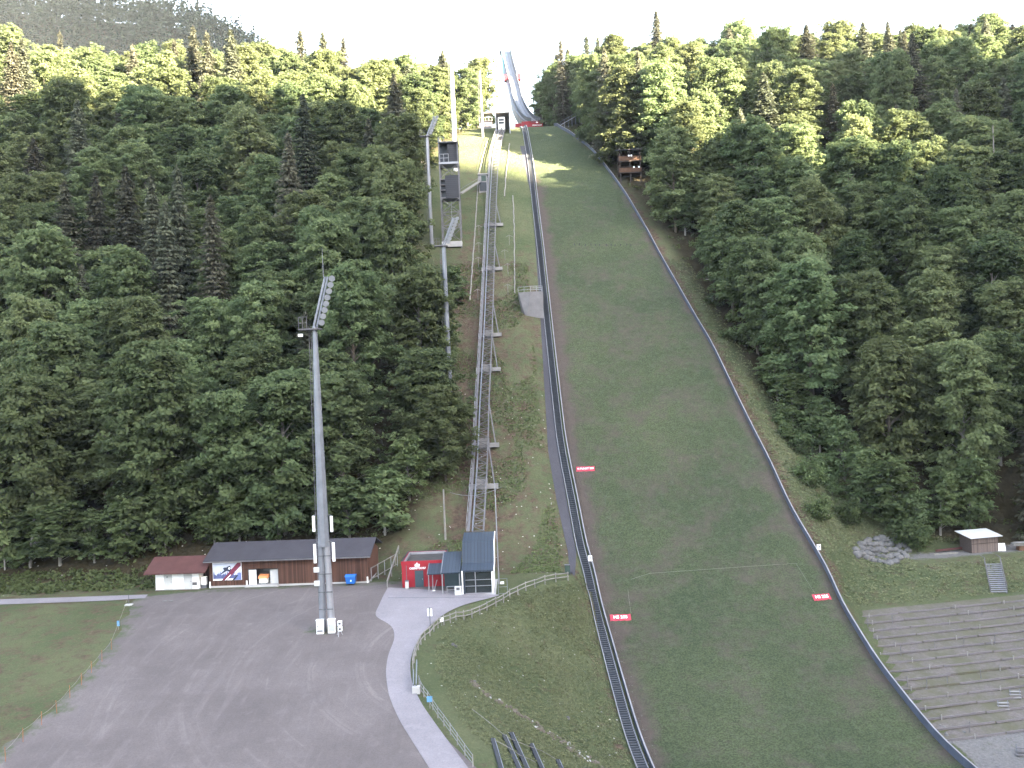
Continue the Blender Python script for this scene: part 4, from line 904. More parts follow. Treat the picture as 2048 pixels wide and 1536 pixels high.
# net poles and wires on the slope
def pole(base, H, r, mat, label, cat, lean=(0, 0), name="net_pole", group=None):
    o = thing(name, base, label, cat, group); MB().tube((0, 0, -0.4), (lean[0], lean[1], H), r, r * 0.7, 6).build("shaft", mat, o); return o
pa, pb = at(891, 1078), at(998, 1168)
ta, tb = pt(900, 978, pa.y), pt(1002, 966, pb.y)
pole(pa, ta.z - pa.z, 0.18, "pale_wood", "pale wooden pole left of the lift track behind the red building", "pole")
pole(pb, tb.z - pb.z, 0.10, "steel_light", "slim pale pole rising beside the right wall of the lift station", "pole")
tag(MB().path([tuple(ta.lerp(tb, i / 8) - Vector((0, 0, 0.5 + 3.0 * (i / 8) * (1 - i / 8)))) for i in range(9)], 0.03, 4).build("wire", "steel_light"), "thin wire hanging between the two poles above the lift station", "wire")
def hose(pts, r, label):
    P = [at(*p) for p in pts]; Q = []
    for a, c in zip(P[:-1], P[1:]):
        for i in range(10): q = a.lerp(c, i / 10); Q.append((q.x + RNG.uniform(-.08, .08), q.y, gz(q.x, q.y) + 0.14))
    tag(MB().path(Q, r, 5).build("pale_hose", "pale_wood"), label, "hose")
hose([(974, 285), (966, 312), (958, 345), (952, 430), (946, 520), (939, 612)], 0.15, "long pale hose lying down the slope left of the lift track")
hose([(1019, 288), (1016, 320), (1012, 345), (1009, 400)], 0.15, "short pale hose on the slope just right of the upper lift track")
hose([(1026, 392), (1028, 450), (1029, 520), (1030, 596)], 0.13, "pale hose on the slope above the concrete platform")
for px, py in ((958, 470), (958, 505), (957, 535), (1019, 490), (1010, 520), (1016, 548), (966, 560), (956, 600), (1016, 590)):
    p = at(px, py); o = thing("t_post", p, "thin T-shaped post on the slope between the hoses and lift track", "post", "T-shaped posts on the lift slope")
    MB().tube((0, 0, -.2), (0, 0, 2.3), 0.06, 0.05, 5).build("shaft", "pale_wood", o); b = MB(); b.bar((0, 0, 2.3), (-0.8, 0, 1.85), 0.07); b.bar((0, 0, 2.3), (0.8, 0, 1.85), 0.07); b.build("arms", "grey_wood", o)
gz0 = at(1135, 1146); g = thing("utility_box", gz0, "dark green utility box at the right end of the wooden fence", "utility box"); MB().box((0, 0, 0.5), (0.65, 0.5, 1.1)).build("body", "green_box", g, 0.02); MB().box((0, 0, 1.08), (0.72, 0.56, 0.08)).build("lid", "steel_dark", g)
hr = thing("steps_railing", at(1122, 256), "slanting handrail climbing to the right at the top of the landing hill", "handrail")
q = pt(1158, 229, hr.location.y + 6) - hr.location
b = MB(); b.bar((0, 0, 1.0), q, 0.5, 0.12); b.build("ramp", "steel_light", hr)
b = MB()
for i in range(6): v = Vector((0, 0, 1.0)).lerp(q, i / 5); b.bar(v, v + Vector((0, 0, -2.5)), 0.12); b.bar(v, v + Vector((0, 0, 1.0)), 0.07)
b.bar((0, 0, 2.0), q + Vector((0, 0, 1.0)), 0.08); b.build("posts", "galvanised", hr)

# ------------------------------------------------------------------ sheds on the left
sa, sb = at(420, 1176), at(737, 1166); SW = (sb - sa).length; yaw = math.atan2(sb.y - sa.y, sb.x - sa.x)
sh = thing("brown_shed", sa, "long brown wooden shed with dark grey roof behind the gravel lot", "shed", None, yaw); SD = 7.0; SH_ = 3.55
rx0, rx1 = 5.2, 9.3                       # the open bay
b = MB(); b.box0(0, rx0, 0, 0.2, 0.25, SH_); b.box0(rx1, SW, 0, 0.2, 0.25, SH_); b.box0(rx0, rx1, 0, 0.2, 2.35, SH_); b.build("front_wall", "wall_boards", sh)
b = MB(); b.prismx([(0.2, 0.25), (SD, 0.25), (SD, SH_), (3.6, SH_ + 1.35), (0.2, SH_)], 0, 0.2); b.prismx([(0.2, 0.25), (SD, 0.25), (SD, SH_), (3.6, SH_ + 1.35), (0.2, SH_)], SW - 0.2, SW); b.box0(0.2, SW - 0.2, SD - .2, SD, .25, SH_); b.build("side_wall", "wall_boards", sh)
MB().box0(-0.05, SW + 0.05, -0.06, SD, -0.8, 0.25).build("plinth", "pale_concrete", sh)
b = MB(); b.prismx([(-0.75, SH_ + 0.0), (3.6, SH_ + 1.72), (3.6, SH_ + 1.9), (-0.75, SH_ + 0.16)], -0.5, SW + 0.55); b.prismx([(3.6, SH_ + 1.72), (SD + .6, SH_ + 0.35), (SD + .6, SH_ + 0.5), (3.6, SH_ + 1.9)], -0.5, SW + 0.55); b.build("roof", "dark_roof", sh)
b = MB(); b.bar((-0.5, -0.78, SH_ + 0.02), (SW + 0.55, -0.78, SH_ + 0.02), 0.12, 0.14); b.build("gutter", "steel_mid", sh)
b = MB(); b.box0(rx0 + 0.05, rx1 - 0.05, 2.6, 2.75, 0.25, 2.35); b.box0(rx0, rx0 + 0.1, 0.2, 2.6, .25, 2.35); b.box0(rx1 - .1, rx1, 0.2, 2.6, .25, 2.35); b.build("bay_wall", "grey_wall", sh)
MB().box0(rx0 - 0.3, rx1 + 0.1, -0.6, 2.6, -0.5, 0.27).build("bay_floor", "pale_concrete", sh)
MB().box0(rx0 + 0.12, rx0 + 1.1, 0.12, 0.2, 0.27, 2.2).build("door", "white_paint", sh); MB().box0(rx1 - 1.25, rx1 - 0.15, 0.5, 0.58, 0.27, 2.1).build("door", "grey_paint", sh)
b = MB(); b.box0(rx0 + 1.3, rx0 + 2.2, 2.45, 2.58, 1.55, 1.8); b.bar((rx0 + 2.5, 2.3, 0.3), (rx0 + 2.5, 2.3, 1.7), 0.1); b.bar((rx0 + 3.3, 2.3, 0.3), (rx0 + 3.3, 2.3, 1.7), 0.1); b.bar((rx0 + 2.4, 2.3, 1.7), (rx0 + 3.4, 2.3, 1.7), 0.12); b.bar((rx0 + 2.4, 2.3, 2.0), (rx0 + 3.4, 2.3, 2.0), 0.1); b.bar((rx0 + 2.4, 2.3, 0.5), (rx0 + 3.4, 2.3, 0.5), 0.16); b.build("shelf", "steel_light", sh)
for x in (0.0, rx0 - 0.22, SW - 0.15): MB().box0(x - 0.03, x + 0.15, -0.1, -0.03, 0.0, 0.85).build("corner_guard", "white_paint", sh)
M_ = Matrix.Translation(sa) @ Matrix.Rotation(yaw, 4, 'Z')
def onshed(x, y, z): return M_ @ Vector((x, y, z))
# painted ski jumper banner
po = thing("poster_banner", onshed(2.45, -0.06, 2.15), "colourful ski jumping banner hanging on the left end of the brown shed", "banner", None, yaw)
MB().box((0, 0, 0), (3.9, 0.05, 2.35)).build("sheet", "white_cloth", po)
def flat(name, poly, mat, y): MB().prism(poly, y - 0.012, y).build(name, mat, po)
MATS["sky_print"] = plain("sky_print", (0.52, 0.55, 0.66), 0.8, 0.15, 1.5); MATS["tree_print"] = plain("tree_print", (0.10, 0.12, 0.26), 0.8, 0.3, 2.0); MATS["wine_print"] = plain("wine_print", (0.17, 0.03, 0.06), 0.7, 0.3, 1.2); MATS["ink_print"] = plain("ink_print", (0.03, 0.04, 0.07), 0.7, 0.3, 1.2); MATS["blue_print"] = plain("blue_print", (0.16, 0.2, 0.42), 0.8, 0.3, 1.2)
flat("sky_field", [(-1.9, -0.55), (1.9, -0.55), (1.9, 1.12), (-1.9, 1.12)], "sky_print", -0.028)
tp_ = [(-1.9, -0.95)]
for i in range(17): tp_ += [(-1.9 + i * 0.23, -0.35 - 0.1 * (i % 3)), (-1.8 + i * 0.23, 0.05 - 0.15 * ((i * 7) % 4))]
tp_ += [(1.9, -0.3), (1.9, -0.95)]
flat("tree_line", tp_, "tree_print", -0.042); flat("blue_corner", [(0.9, -1.15), (1.9, -1.15), (1.9, -0.3), (1.5, -0.2)], "blue_print", -0.056)
flat("ski", [(-0.75, -1.16), (-0.05, -1.16), (1.9, 0.75), (1.9, 1.15), (1.45, 1.15)], "wine_print", -0.070)
flat("ski", [(0.65, -1.16), (0.95, -1.16), (1.5, -0.55), (1.35, -0.45)], "ink_print", -0.070)
flat("stripe", [(-0.35, -1.16), (-0.15, -1.16), (0.55, -0.45), (0.45, -0.4)], "white_cloth", -0.084); flat("stripe", [(0.9, -0.45), (1.0, -0.5), (1.9, 0.42), (1.9, 0.6)], "white_cloth", -0.084)
flat("jumper", [(-0.9, -0.3), (-0.75, -0.32), (0.0, 0.1), (0.35, -0.05), (0.6, 0.25), (0.45, 0.75), (0.2, 0.7), (-0.05, 0.55), (-0.35, 0.55), (-0.55, 0.4), (-0.35, 0.2)], "ink_print", -0.098)
flat("helmet", [(0.2, 0.3), (0.4, 0.25), (0.5, 0.4), (0.42, 0.58), (0.25, 0.55)], "white_cloth", -0.112)
# blue bin, cart, white box
bn = thing("waste_container", onshed(SW - 2.1, -0.95, 0.05), "blue wheeled waste container beside the right end of the brown shed", "waste container", None, yaw)
MB().hexa([(-.55, -.4, .2), (.55, -.4, .2), (.55, .4, .2), (-.55, .4, .2), (-.66, -.52, 1.12), (.66, -.52, 1.12), (.66, .5, 1.12), (-.66, .5, 1.12)]).build("body", "blue_plastic", bn, 0.04)
MB().prismx([(-.56, 1.12), (.54, 1.12), (.5, 1.28), (0, 1.4), (-.5, 1.28)], -.69, .69).build("lid", "blue_plastic", bn)
for x in (-.45, .45): MB().tube((x - .04, -0.3, .12), (x + .04, -0.3, .12), .12, .12, 10).build("wheel", "black_metal", bn)
MB().prism([(0.02, 0.5), (0.2, 0.55), (0.16, 0.75), (0.04, 0.72)], -.52, -.5).build("sticker", "white_cloth", bn)
ct = thing("covered_cart", onshed(rx0 + 2.0, 0.5, 0.28), "white cart with an orange cover standing in the open bay of the shed", "cart", None, yaw)
MB().box((0, 0, 0.42), (1.1, 0.8, 0.62)).build("body", "white_paint", ct, 0.04); MB().prismx([(-.48, .74), (.45, .74), (.45, 1.2), (-.3, 1.02)], -.68, .62).build("cover", "orange_tarp", ct, 0.03); MB().box((0, -.41, .4), (.5, .02, .1)).build("slot", "steel_dark", ct)
for x in (-.4, .4): MB().tube((x - .03, -.3, .1), (x + .03, -.3, .1), .1, .1, 8).build("wheel", "black_metal", ct)
ha, hb = at(312, 1181), at(399, 1178); HW = (hb - ha).length
hu = thing("white_hut", ha, "small white hut with red brown roof left of the brown shed", "hut", None, yaw)
MB().box0(0, HW, 0, 4.2, 0.1, 2.55).build("wall", "white_paint", hu); MB().box0(-.1, HW + .1, -.08, 4.2, -0.7, 0.1).build("plinth", "concrete", hu)
MB().prismx([(-1.1, 2.3), (2.4, 3.9), (2.4, 4.05), (-1.1, 2.45)], -1.1, HW + 1.3).build("roof", "red_roof", hu); MB().prismx([(2.4, 3.9), (5.0, 2.7), (5.0, 2.85), (2.4, 4.05)], -1.1, HW + 1.3).build("rear_roof", "red_roof", hu)
for x in (1.15, 3.85):
    d = MB().box0(x, x + 1.1, -.05, 0, .12, 2.1).build("door", "grey_paint", hu); MB().box0(x + .95, x + 1.0, -.1, -.05, 1.0, 1.15).build("handle", "steel_dark", d)
MB().box0(1.5, 1.75, -.08, -.051, 1.7, 1.82).build("sign", "steel_dark", hu); MB().box0(5.0, 5.6, -.05, 0, .55, .95).build("vent", "steel_mid", hu)
wc = thing("fuel_tank", onshed(-0.85, 0.3, 0.0), "upright white tank box in the gap between the white hut and the brown shed", "tank", None, yaw)
MB().box((0, 0, 0.95), (0.7, 0.6, 1.1)).build("body", "white_paint", wc, 0.08); MB().box((0, 0, 0.2), (0.8, 0.7, 0.4)).build("stand", "steel_dark", wc)
gp = thing("covered_passage", onshed(-1.5, 1.2, 0), "dark plank partition closing the gap between hut and brown shed", "partition", None, yaw); MB().box0(-1.0, 1.4, 0, 0.1, 0, 2.9).build("planks", "dark_wood", gp)
# mesh fence right of the shed
mf0, mf1 = onshed(SW + 0.2, 1.0, 0.0), at(795, 1132)
mf = thing("mesh_fence", mf0, "pale rail fence between the brown shed and the red building", "fence")
v = mf1 - mf0; b = MB(); c = MB()
for i in range(5): p = v * (i / 4); b.bar((p.x, p.y, p.z - .2), (p.x, p.y, p.z + 1.8), 0.09)
for z in (0.3, 1.75): c.bar((0, 0, z), (v.x, v.y, v.z + z), 0.09)
b.build("post", "steel_light", mf); c.build("rails", "pale_wood", mf)
lr0, lr1 = at(775, 1178), at(798, 1108)
lg = thing("leaning_barrier", lr0, "long pale barrier pole sloping up beside the left side of the red building", "barrier")
v = lr1 - lr0; b = MB(); b.bar((0, 0, 0.9), v + Vector((0, 0, 1.1)), 0.14, 0.3); b.build("rail", "pale_wood", lg); b = MB()
for i in range(4): p = v * (i / 3); b.bar(p, p + Vector((0, 0, 1.1)), 0.1)
b.build("post", "grey_wood", lg)
# retaining stones at the slope behind the shed gap
# ------------------------------------------------------------------ wooden rail fence along the path
FP = [(1136, 1160), (1112, 1163), (1090, 1168), (1070, 1175), (1052, 1181), (1036, 1189), (1020, 1196), (1007, 1205), (992, 1213), (974, 1222), (960, 1229), (944, 1236), (928, 1240), (912, 1241), (901, 1246), (888, 1250), (876, 1256), (868, 1263), (860, 1272), (850, 1280), (842, 1289), (837, 1300), (832, 1312), (828, 1326), (826, 1340)]
FW = [at(*p) for p in FP]; o0 = FW[0]
fe = thing("rail_fence", o0, "weathered wooden rail fence curving along the path above the grass slope", "fence")
for p in FW:
    q = p - o0; MB().tube((q.x, q.y, q.z - .3), (q.x + RNG.uniform(-.04, .04), q.y, q.z + 1.05 + RNG.uniform(-.05, .08)), 0.07, 0.06, 6).build("post", "grey_wood", fe)
for i, (p, q) in enumerate(zip(FW[:-1], FW[1:])):
    a, c = p - o0, q - o0; e = (c - a) * 0.06
    b = MB()
    for z in (0.95, 0.5): b.tube(a - e + Vector((0, -.06, z + RNG.uniform(-.05, .05))), c + e + Vector((0, -.06, z + RNG.uniform(-.05, .05))), 0.075, 0.06, 6)
    b.build("rail", "pale_wood", fe)
FP2 = [(838, 1372), (842, 1384), (848, 1394), (856, 1404), (866, 1420), (876, 1436), (888, 1452), (901, 1470), (915, 1490), (930, 1512), (946, 1534)]
FW2 = [at(*p) for p in FP2]; o1 = FW2[0]
f2 = thing("wire_fence", o1, "low grey wire fence with short posts along the lower path edge", "fence")
for p in FW2: q = p - o1; MB().tube((q.x, q.y, q.z - .3), (q.x, q.y, q.z + 1.0), 0.06, 0.05, 6).build("post", "grey_wood", f2)
for p, q in zip(FW2[:-1], FW2[1:]):
    a, c = p - o1, q - o1; b = MB()
    for z in (0.25, 0.6, 0.95): b.bar(a + Vector((0, 0, z)), c + Vector((0, 0, z)), 0.035)
    b.build("wires", "galvanised", f2)
cbk = thing("concrete_block", at(833, 1386), "pale concrete block holding two grey guard rails at the path edge", "guard rail")
MB().box((0, 0, 0.3), (0.75, 0.6, 0.7)).build("block", "pale_concrete", cbk, 0.05)
v = at(834, 1338) - cbk.location; b = MB(); b.bar((0, 0, 0.75), v + Vector((0, 0, 0.8)), 0.1, 0.28); b.build("guard_rail", "galvanised", cbk)
b = MB(); b.bar((-0.25, 0, 0.7), v * 0.6 + Vector((-0.3, 0, 0.75)), 0.1, 0.25); b.build("guard_rail", "galvanised", cbk)
ip = thing("info_sign", at(861, 1262), "tall thin post with two narrow white sign panels at the fence curve", "sign"); MB().tube((0, 0, -.2), (0, 0, 2.6), 0.05, 0.05, 6).build("post", "steel_dark", ip)
for x in (-.17, .17): MB().box((x, -0.05, 2.05), (0.2, 0.03, 0.8)).build("panel", "white_paint", ip)
fs_ = thing("fence_sign", at(884, 1252) + Vector((0, -0.12, 0.55)), "small white plate on the wooden rail fence at its bend", "sign"); MB().box((0, -.03, .2), (.4, .03, .45)).build("plate", "white_paint", fs_); MB().box((0, 0.02, 0), (.05, .05, 1.0)).build("stake", "grey_wood", fs_)
bl = thing("fence_sign", at(860, 1417), "small pale blue plate on the low wire fence", "sign"); MB().box((0, -.04, .85), (.5, .03, .5)).build("plate", "pale_blue", bl); MB().box((0, 0, .5), (.05, .05, 1.0)).build("stake", "grey_wood", bl)
st2 = thing("gate_sign", at(1007, 1190), "small white notice on a wire gate at the right corner of the lift station", "sign"); b = MB(); b.bar((-.6, 0, 0), (-.6, 0, 2.0), .06); b.bar((.5, 0, 0), (.5, 0, 2.0), .06)
for z in (.2, 1.0, 2.0): b.bar((-.6, 0, z), (.5, 0, z), .04)
b.build("frame", "galvanised", st2); MB().box((-.1, -.05, 1.5), (.45, .03, .3)).build("notice", "white_paint", st2)
# ------------------------------------------------------------------ field edge: orange stakes and rope
SPX = [(223, 1300), (204, 1324), (183, 1347), (163, 1371), (140, 1397), (114, 1428), (83, 1451), (46, 1485), (11, 1524)]
SW_ = [at(*p) for p in SPX]
for p in SW_:
    o = tag(MB().tube((p.x, p.y, p.z - .2), (p.x + RNG.uniform(-.06, .06), p.y, p.z + 1.25), 0.022, 0.02, 6).build("orange_stake", "orange_paint"), "thin orange stake in the rope line between field and gravel lot", "stake", "orange stakes along the gravel lot")
rp = [at(256, 1214) + Vector((0, 0, 1.1))] + [p + Vector((0, 0, 0.95 + 0.1 * (i % 2))) for i, p in enumerate(SW_)]
Q = []
for a, c in zip(rp[:-1], rp[1:]):
    for i in range(5): f = i / 5; Q.append(tuple(a.lerp(c, f) - Vector((0, 0, 0.5 * f * (1 - f)))))
tag(MB().path(Q + [tuple(rp[-1])], 0.016, 4).build("barrier_tape", "pale_wood"), "pale tape strung along the orange stakes beside the field", "tape")
gp_ = thing("stone_footed_post", at(258, 1211), "thin dark post in a pale stone foot at the corner of the field", "post"); MB().box((0, 0, .08), (.9, .6, .22)).build("foot", "pale_concrete", gp_, .05); MB().tube((0, 0, 0), (0, 0, 1.4), .035, .03, 6).build("shaft", "steel_dark", gp_)
bs_ = thing("field_sign", at(237, 1260), "small light blue sign on a stake at the edge of the field", "sign"); MB().box((0, 0, .75), (.28, .05, .6)).build("panel", "pale_blue", bs_); MB().tube((0, 0.04, -.1), (0, .04, 1.0), .03, .03, 5).build("stake", "pale_wood", bs_)
for px in (330, 342): p = at(px, 1203); tag(MB().tube((p.x, p.y, p.z - .05), (p.x, p.y, p.z + .1), .35, .3, 9).build("stone_slab", "rock"), "flat pale stone lying in the gravel below the white hut", "stone", "flat stones by the white hut")

# ------------------------------------------------------------------ right side: grandstand terrace, steps, hut, boulders
def dprime(x, d): return d - 0.2 * (x - 62)
NROW = 15; d0_, d1_ = 96.0, 122.5
ter = MB()
for k in range(NROW):
    a = d0_ + (d1_ - d0_) * k / NROW; c = d0_ + (d1_ - d0_) * (k + 1) / NROW
    zt = float(np.interp(c - 0.1, *TRIGHT)) + 0.03; x1 = 110.0
    da = a + 0.2 * (x1 - 62)
    def xs(dp_):
        d = dp_
        for _ in range(8): d = dp_ + 0.2 * (float(xR(d)) + 0.12 - 62)
        return float(xR(d)) + 0.12, d
    xa, ya = xs(a); xc, yc = xs(c); jog = k * 0.6
    ter.add([(xa + .2, ya, zt - .2), (x1, da, zt - .2), (x1, c + 0.2 * (x1 - 62) + 0.02, zt), (xc + .2, yc + .02, zt), (xa + .2, ya, zt - .9), (x1, da, zt - .9)], [(0, 1, 2, 3), (4, 5, 1, 0)])
    # timber edging, broken into lengths with posts
    ln = thing("timber_edging", (xa + .2, ya, zt - .2), "long weathered timber edging holding one row of the terraced stand", "edging", "timber edgings of the terraced stand")
    n_ = 9
    for i in range(n_):
        f0, f1 = i / n_, (i + 1) / n_ - 0.003; p = Vector((x1 - xa, da - ya, 0)); s0 = RNG.uniform(-.06, .02)
        if RNG.random() < 0.06: continue
        u0, u1 = p * f0, p * f1; MB().bar((u0.x, u0.y - .04, s0 - 0.06), (u1.x, u1.y - .04, s0 + RNG.uniform(-.03, .03) - 0.06), 0.09, 0.22).build("board", "timber", ln)
    for i in range(6): p = Vector((x1 - xa, da - ya, 0)) * ((i + RNG.random() * .5) / 6); MB().box((p.x, p.y - .14, -.1), (.1, .1, .75)).build("post", "grey_wood", ln)
def terr_mat():
    m, n, l, p = node_mat("terrace")
    f = noise(n, l, 0.35, 6, 0.75); f2 = noise(n, l, 3.0, 5, 0.8)
    a = ramp(n, l, f2, [(0.3, (0.078, 0.068, 0.066)), (0.7, (0.148, 0.130, 0.126))])
    a = mix(n, l, ramp(n, l, f, [(0.38, 0.0), (0.6, 0.85)]), a, (0.080, 0.078, 0.050))
    l.new(a, p.inputs["Base Color"]); p.inputs["Roughness"].default_value = 1; p.inputs["Specular IOR Level"].default_value = 0.05; bump(n, l, f2, p, 0.6, 0.06); MATS["terrace"] = m
terr_mat(); tag(ter.build("terrace", "terrace"), kind="structure")
for i, (px, py) in enumerate(((1736, 1256), (1785, 1250), (1964, 1232), (1802, 1312), (1870, 1300), (1928, 1296), (1990, 1290), (1815, 1375), (1854, 1378), (1895, 1372), (1940, 1468), (1962, 1360))):
    p = at(px, py); o = tag(MB().tube((p.x, p.y, p.z - .2), (p.x, p.y, p.z + 1.3), .045, .04, 6).build("wave_breaker_post", "steel_mid"), "slim grey post standing between the rows of the terraced stand", "post", "slim posts on the terraced stand")
# stairs with handrails
sa_, sb_ = at(1998, 1187), at(1985, 1128); stw = thing("bank_stairs", sa_, "grey stairs with handrails climbing the grass bank above the terraced stand", "stairs")
v = sb_ - sa_; n_ = 15; b = MB()
for i in range(n_): p = v * ((i + .5) / n_); b.box((p.x, p.y, p.z + 0.12), (2.1, 0.34, 0.08), -0.1)
b.build("treads", "steel_light", stw); b = MB()
for x in (-1.1, 1.1): b.bar((x, 0, 0.0), (v.x + x, v.y, v.z), 0.08, 0.3)
b.bar((0, 0.1, -.22), (v.x, v.y + .1, v.z - .22), 2.0, 0.06); b.build("stringers", "steel_dark", stw)
for x in (-1.15, 1.15):
    b = MB(); b.bar((x, 0, 1.0), (v.x + x, v.y, v.z + 1.0), 0.07)
    b.bar((x, 0, .55), (v.x + x, v.y, v.z + .55), 0.05)
    for i in range(6): p = v * (i / 5); b.bar((p.x + x, p.y, p.z), (p.x + x, p.y, p.z + 1.0), 0.06)
    b.bar((v.x + x, v.y, v.z + 1.0), (v.x + x - .2, v.y + 1.0, v.z + 1.25), .07); b.build("handrail", "steel_mid", stw)
hA, hB = at(1944, 1107), at(1997, 1102); w_ = (hB - hA).length; yw = math.atan2(hB.y - hA.y, hB.x - hA.x)
wh = thing("wooden_hut", hA, "small grey brown plank hut with a white sheet roof at the forest edge", "hut", None, yw)
MB().box0(0, w_, 0, 2.6, -.3, 2.25).build("wall", "shed_boards", wh); MB().add([(-.5, -.5, 2.3), (w_ + .45, -.5, 2.3), (w_ + .45, 3.0, 2.95), (-.5, 3.0, 2.95), (-.5, -.5, 2.38), (w_ + .45, -.5, 2.38), (w_ + .45, 3.0, 3.03), (-.5, 3.0, 3.03)], [(3, 2, 1, 0), (4, 5, 6, 7), (0, 1, 5, 4), (1, 2, 6, 5), (2, 3, 7, 6), (3, 0, 4, 7)]).build("roof", "grey_paint", wh)
MB().prismx([(2.2 - 2.2, 2.25), (2.6, 2.25), (2.6, 2.75)], 0, w_).build("gable", "shed_boards", wh); MB().box0(-.02, w_ + .02, -.06, 0, 1.35, 1.42).build("batten", "dark_wood", wh)
for i, px in enumerate((1999.5, 2008)):
    p = at(px, 1102); o = thing("display_board", p, "%s upright white panel leaning beside the small plank hut" % ("left" if i == 0 else "right"), "panel", "white panels beside the plank hut"); MB().add([(-.3, 0, 0), (.3, 0, 0), (.3, .25, 1.15), (-.3, .25, 1.15), (-.3, .05, 0), (.3, .05, 0), (.3, .3, 1.15), (-.3, .3, 1.15)], [(0, 1, 2, 3), (7, 6, 5, 4), (0, 4, 5, 1), (1, 5, 6, 2), (2, 6, 7, 3), (3, 7, 4, 0)]).build("sheet", "white_paint", o); MB().box((0.2, 0.3, .5), (.05, .05, 1.0)).build("prop", "dark_wood", o)
bp = thing("board_stack", at(2042, 1100), "stack of pale boards and crates at the forest edge on the far right", "board stack"); b = MB()
for i in range(6): b.box((RNG.uniform(-.2, .2), RNG.uniform(-.2, .2), .75 + .09 * i), (2.6 - .15 * i, 1.0, .07), RNG.uniform(-.12, .12))
b.build("boards", "grey_wood", bp); MB().box((0.3, 0, .33), (1.6, .9, .7)).build("crate", "brown_wood", bp); MB().box((.8, -.5, .2), (.6, .3, .4)).build("offcut", "pale_wood", bp)
l0, l1 = at(1872, 1106), at(1934, 1099); lgp = tag(MB().bar(l0 + Vector((0, 0, .35)), l1 + Vector((0, 0, .35)), .25, .3).build("red_beam", "red_roof"), "long reddish beam lying left of the small plank hut", "beam")
l0, l1 = at(1868, 1110), at(1915, 1107); tag(MB().bar(l0 + Vector((0, 0, .1)), l1 + Vector((0, 0, .1)), .2, .2).build("pale_plank", "pale_wood"), "pale plank lying on the gravel below the reddish beam", "plank")
# boulder wall
bo = at(1764, 1108); bwl = thing("boulder_wall", bo, "rough grey boulder wall holding the bank below the forest on the right", "boulder wall"); g_ = np.random.default_rng(5)
b = MB()
for r in range(5):
    for i in range(15):
        fx = (i + .5 * (r % 2)) / 14.0; px = 1712 + 100 * fx; py = 1080 + 8 * r + 14 * min(1, fx * 2) * (r / 4) - (8 if fx > .85 else 0) + (6 * (4 - r) * max(0, .25 - fx) * 4)
        p = at(px + g_.normal(0, 2.0), py + g_.normal(0, 1.8)); s = g_.uniform(.42, .72); q = p - bo
        U = []
        for a_ in range(3):
            for e_ in range(6):
                th = 2 * math.pi * (e_ + .5 * a_) / 6; h_ = (-.6, 0.1, .75)[a_]; rr_ = (.8, 1.05, .55)[a_]; kk = g_.uniform(.8, 1.15)
                U.append((q.x + s * rr_ * kk * math.cos(th) * 1.15, q.y + s * rr_ * kk * math.sin(th), q.z + .15 + s * h_ * kk * 1.05))
        fs2 = [tuple(range(5, -1, -1)), tuple(range(12, 18))]
        for a_ in range(2): fs2 += [(a_ * 6 + e, a_ * 6 + (e + 1) % 6, a_ * 6 + 6 + (e + 1) % 6, a_ * 6 + 6 + e) for e in range(6)]
        b.add(U, fs2)
b.build("stones", "rock", bwl, 0.08)
for i, (px, py, lab) in enumerate(((2007, 1421, "small flight of three pale steps at the lower end of the stand, left one"), (2031, 1398, "small flight of three pale steps at the lower end of the stand, upper right one"), (2045, 1513, "dark small flight of steps cut by the right picture edge"))):
    p = at(px, py); o = thing("step_flight", p, lab, "steps", "small step flights below the stand", -.15)
    for k in range(3): MB().box((0.12 * k, .35 * k, .15 + .22 * k), (1.15, .3, .07)).build("tread", "concrete" if i < 2 else "steel_mid", o)
    b = MB(); 
    for x in (-.5, .5): b.bar((x, -.1, 0), (x + .3, 1.0, .75), .08, .16)
    b.build("stringers", "steel_dark", o)
for px, py, r in ((1893, 1471, .28), (1888, 1456, .3), (1880, 1452, .25), (1928, 1466, .3), (1953, 1379, .16), (1852, 1379, .18), (1895, 1372, .14), (2020, 1457, .15), (1892, 1467, .2)):
    p = at(px, py); q = MB().tube((p.x, p.y, p.z - .05), (p.x + .03, p.y, p.z + r * .7), r, r * .55, 7); tag(q.build("loose_stone", "rock", None, 0.03), "pale loose stone lying around the lower end of the terraced stand", "stone", "loose stones below the stand")
# dark rods with ropes at the bottom of the grass slope
rods = [((985, 1482), (1003, 1545)), ((1008, 1475), (1046, 1560)), ((1022, 1470), (1062, 1560)), ((1062, 1492), (1092, 1560)), ((1115, 1524), (1135, 1570))]
for a, c in rods:
    A_, B_ = at(*a, d0=45), at(*c, d0=45); o = thing("fallen_post", A_, "dark weathered post lying down the lower grass slope at the bottom edge", "post", "dark posts lying on the lower grass slope")
    v = B_ - A_; MB().bar((0, 0, .16), v + Vector((0, 0, .16)), .30, .22).build("beam", "dark_net", o); MB().bar((.19, 0, .14), v + Vector((.19, 0, .14)), .07, .2).build("edge_strip", "galvanised", o)
cable("rope", [(944, 1428), (985, 1460), (1003, 1476), (1022, 1488), (1056, 1502), (1085, 1512), (1112, 1528)], .025, "pale_wood", "pale rope crossing above the dark posts at the bottom of the slope", "rope", .45)
cable("rope", [(990, 1490), (1020, 1506), (1040, 1520), (1072, 1534)], .025, "pale_wood", "lower pale rope crossing between the dark posts on the slope", "rope", .4)
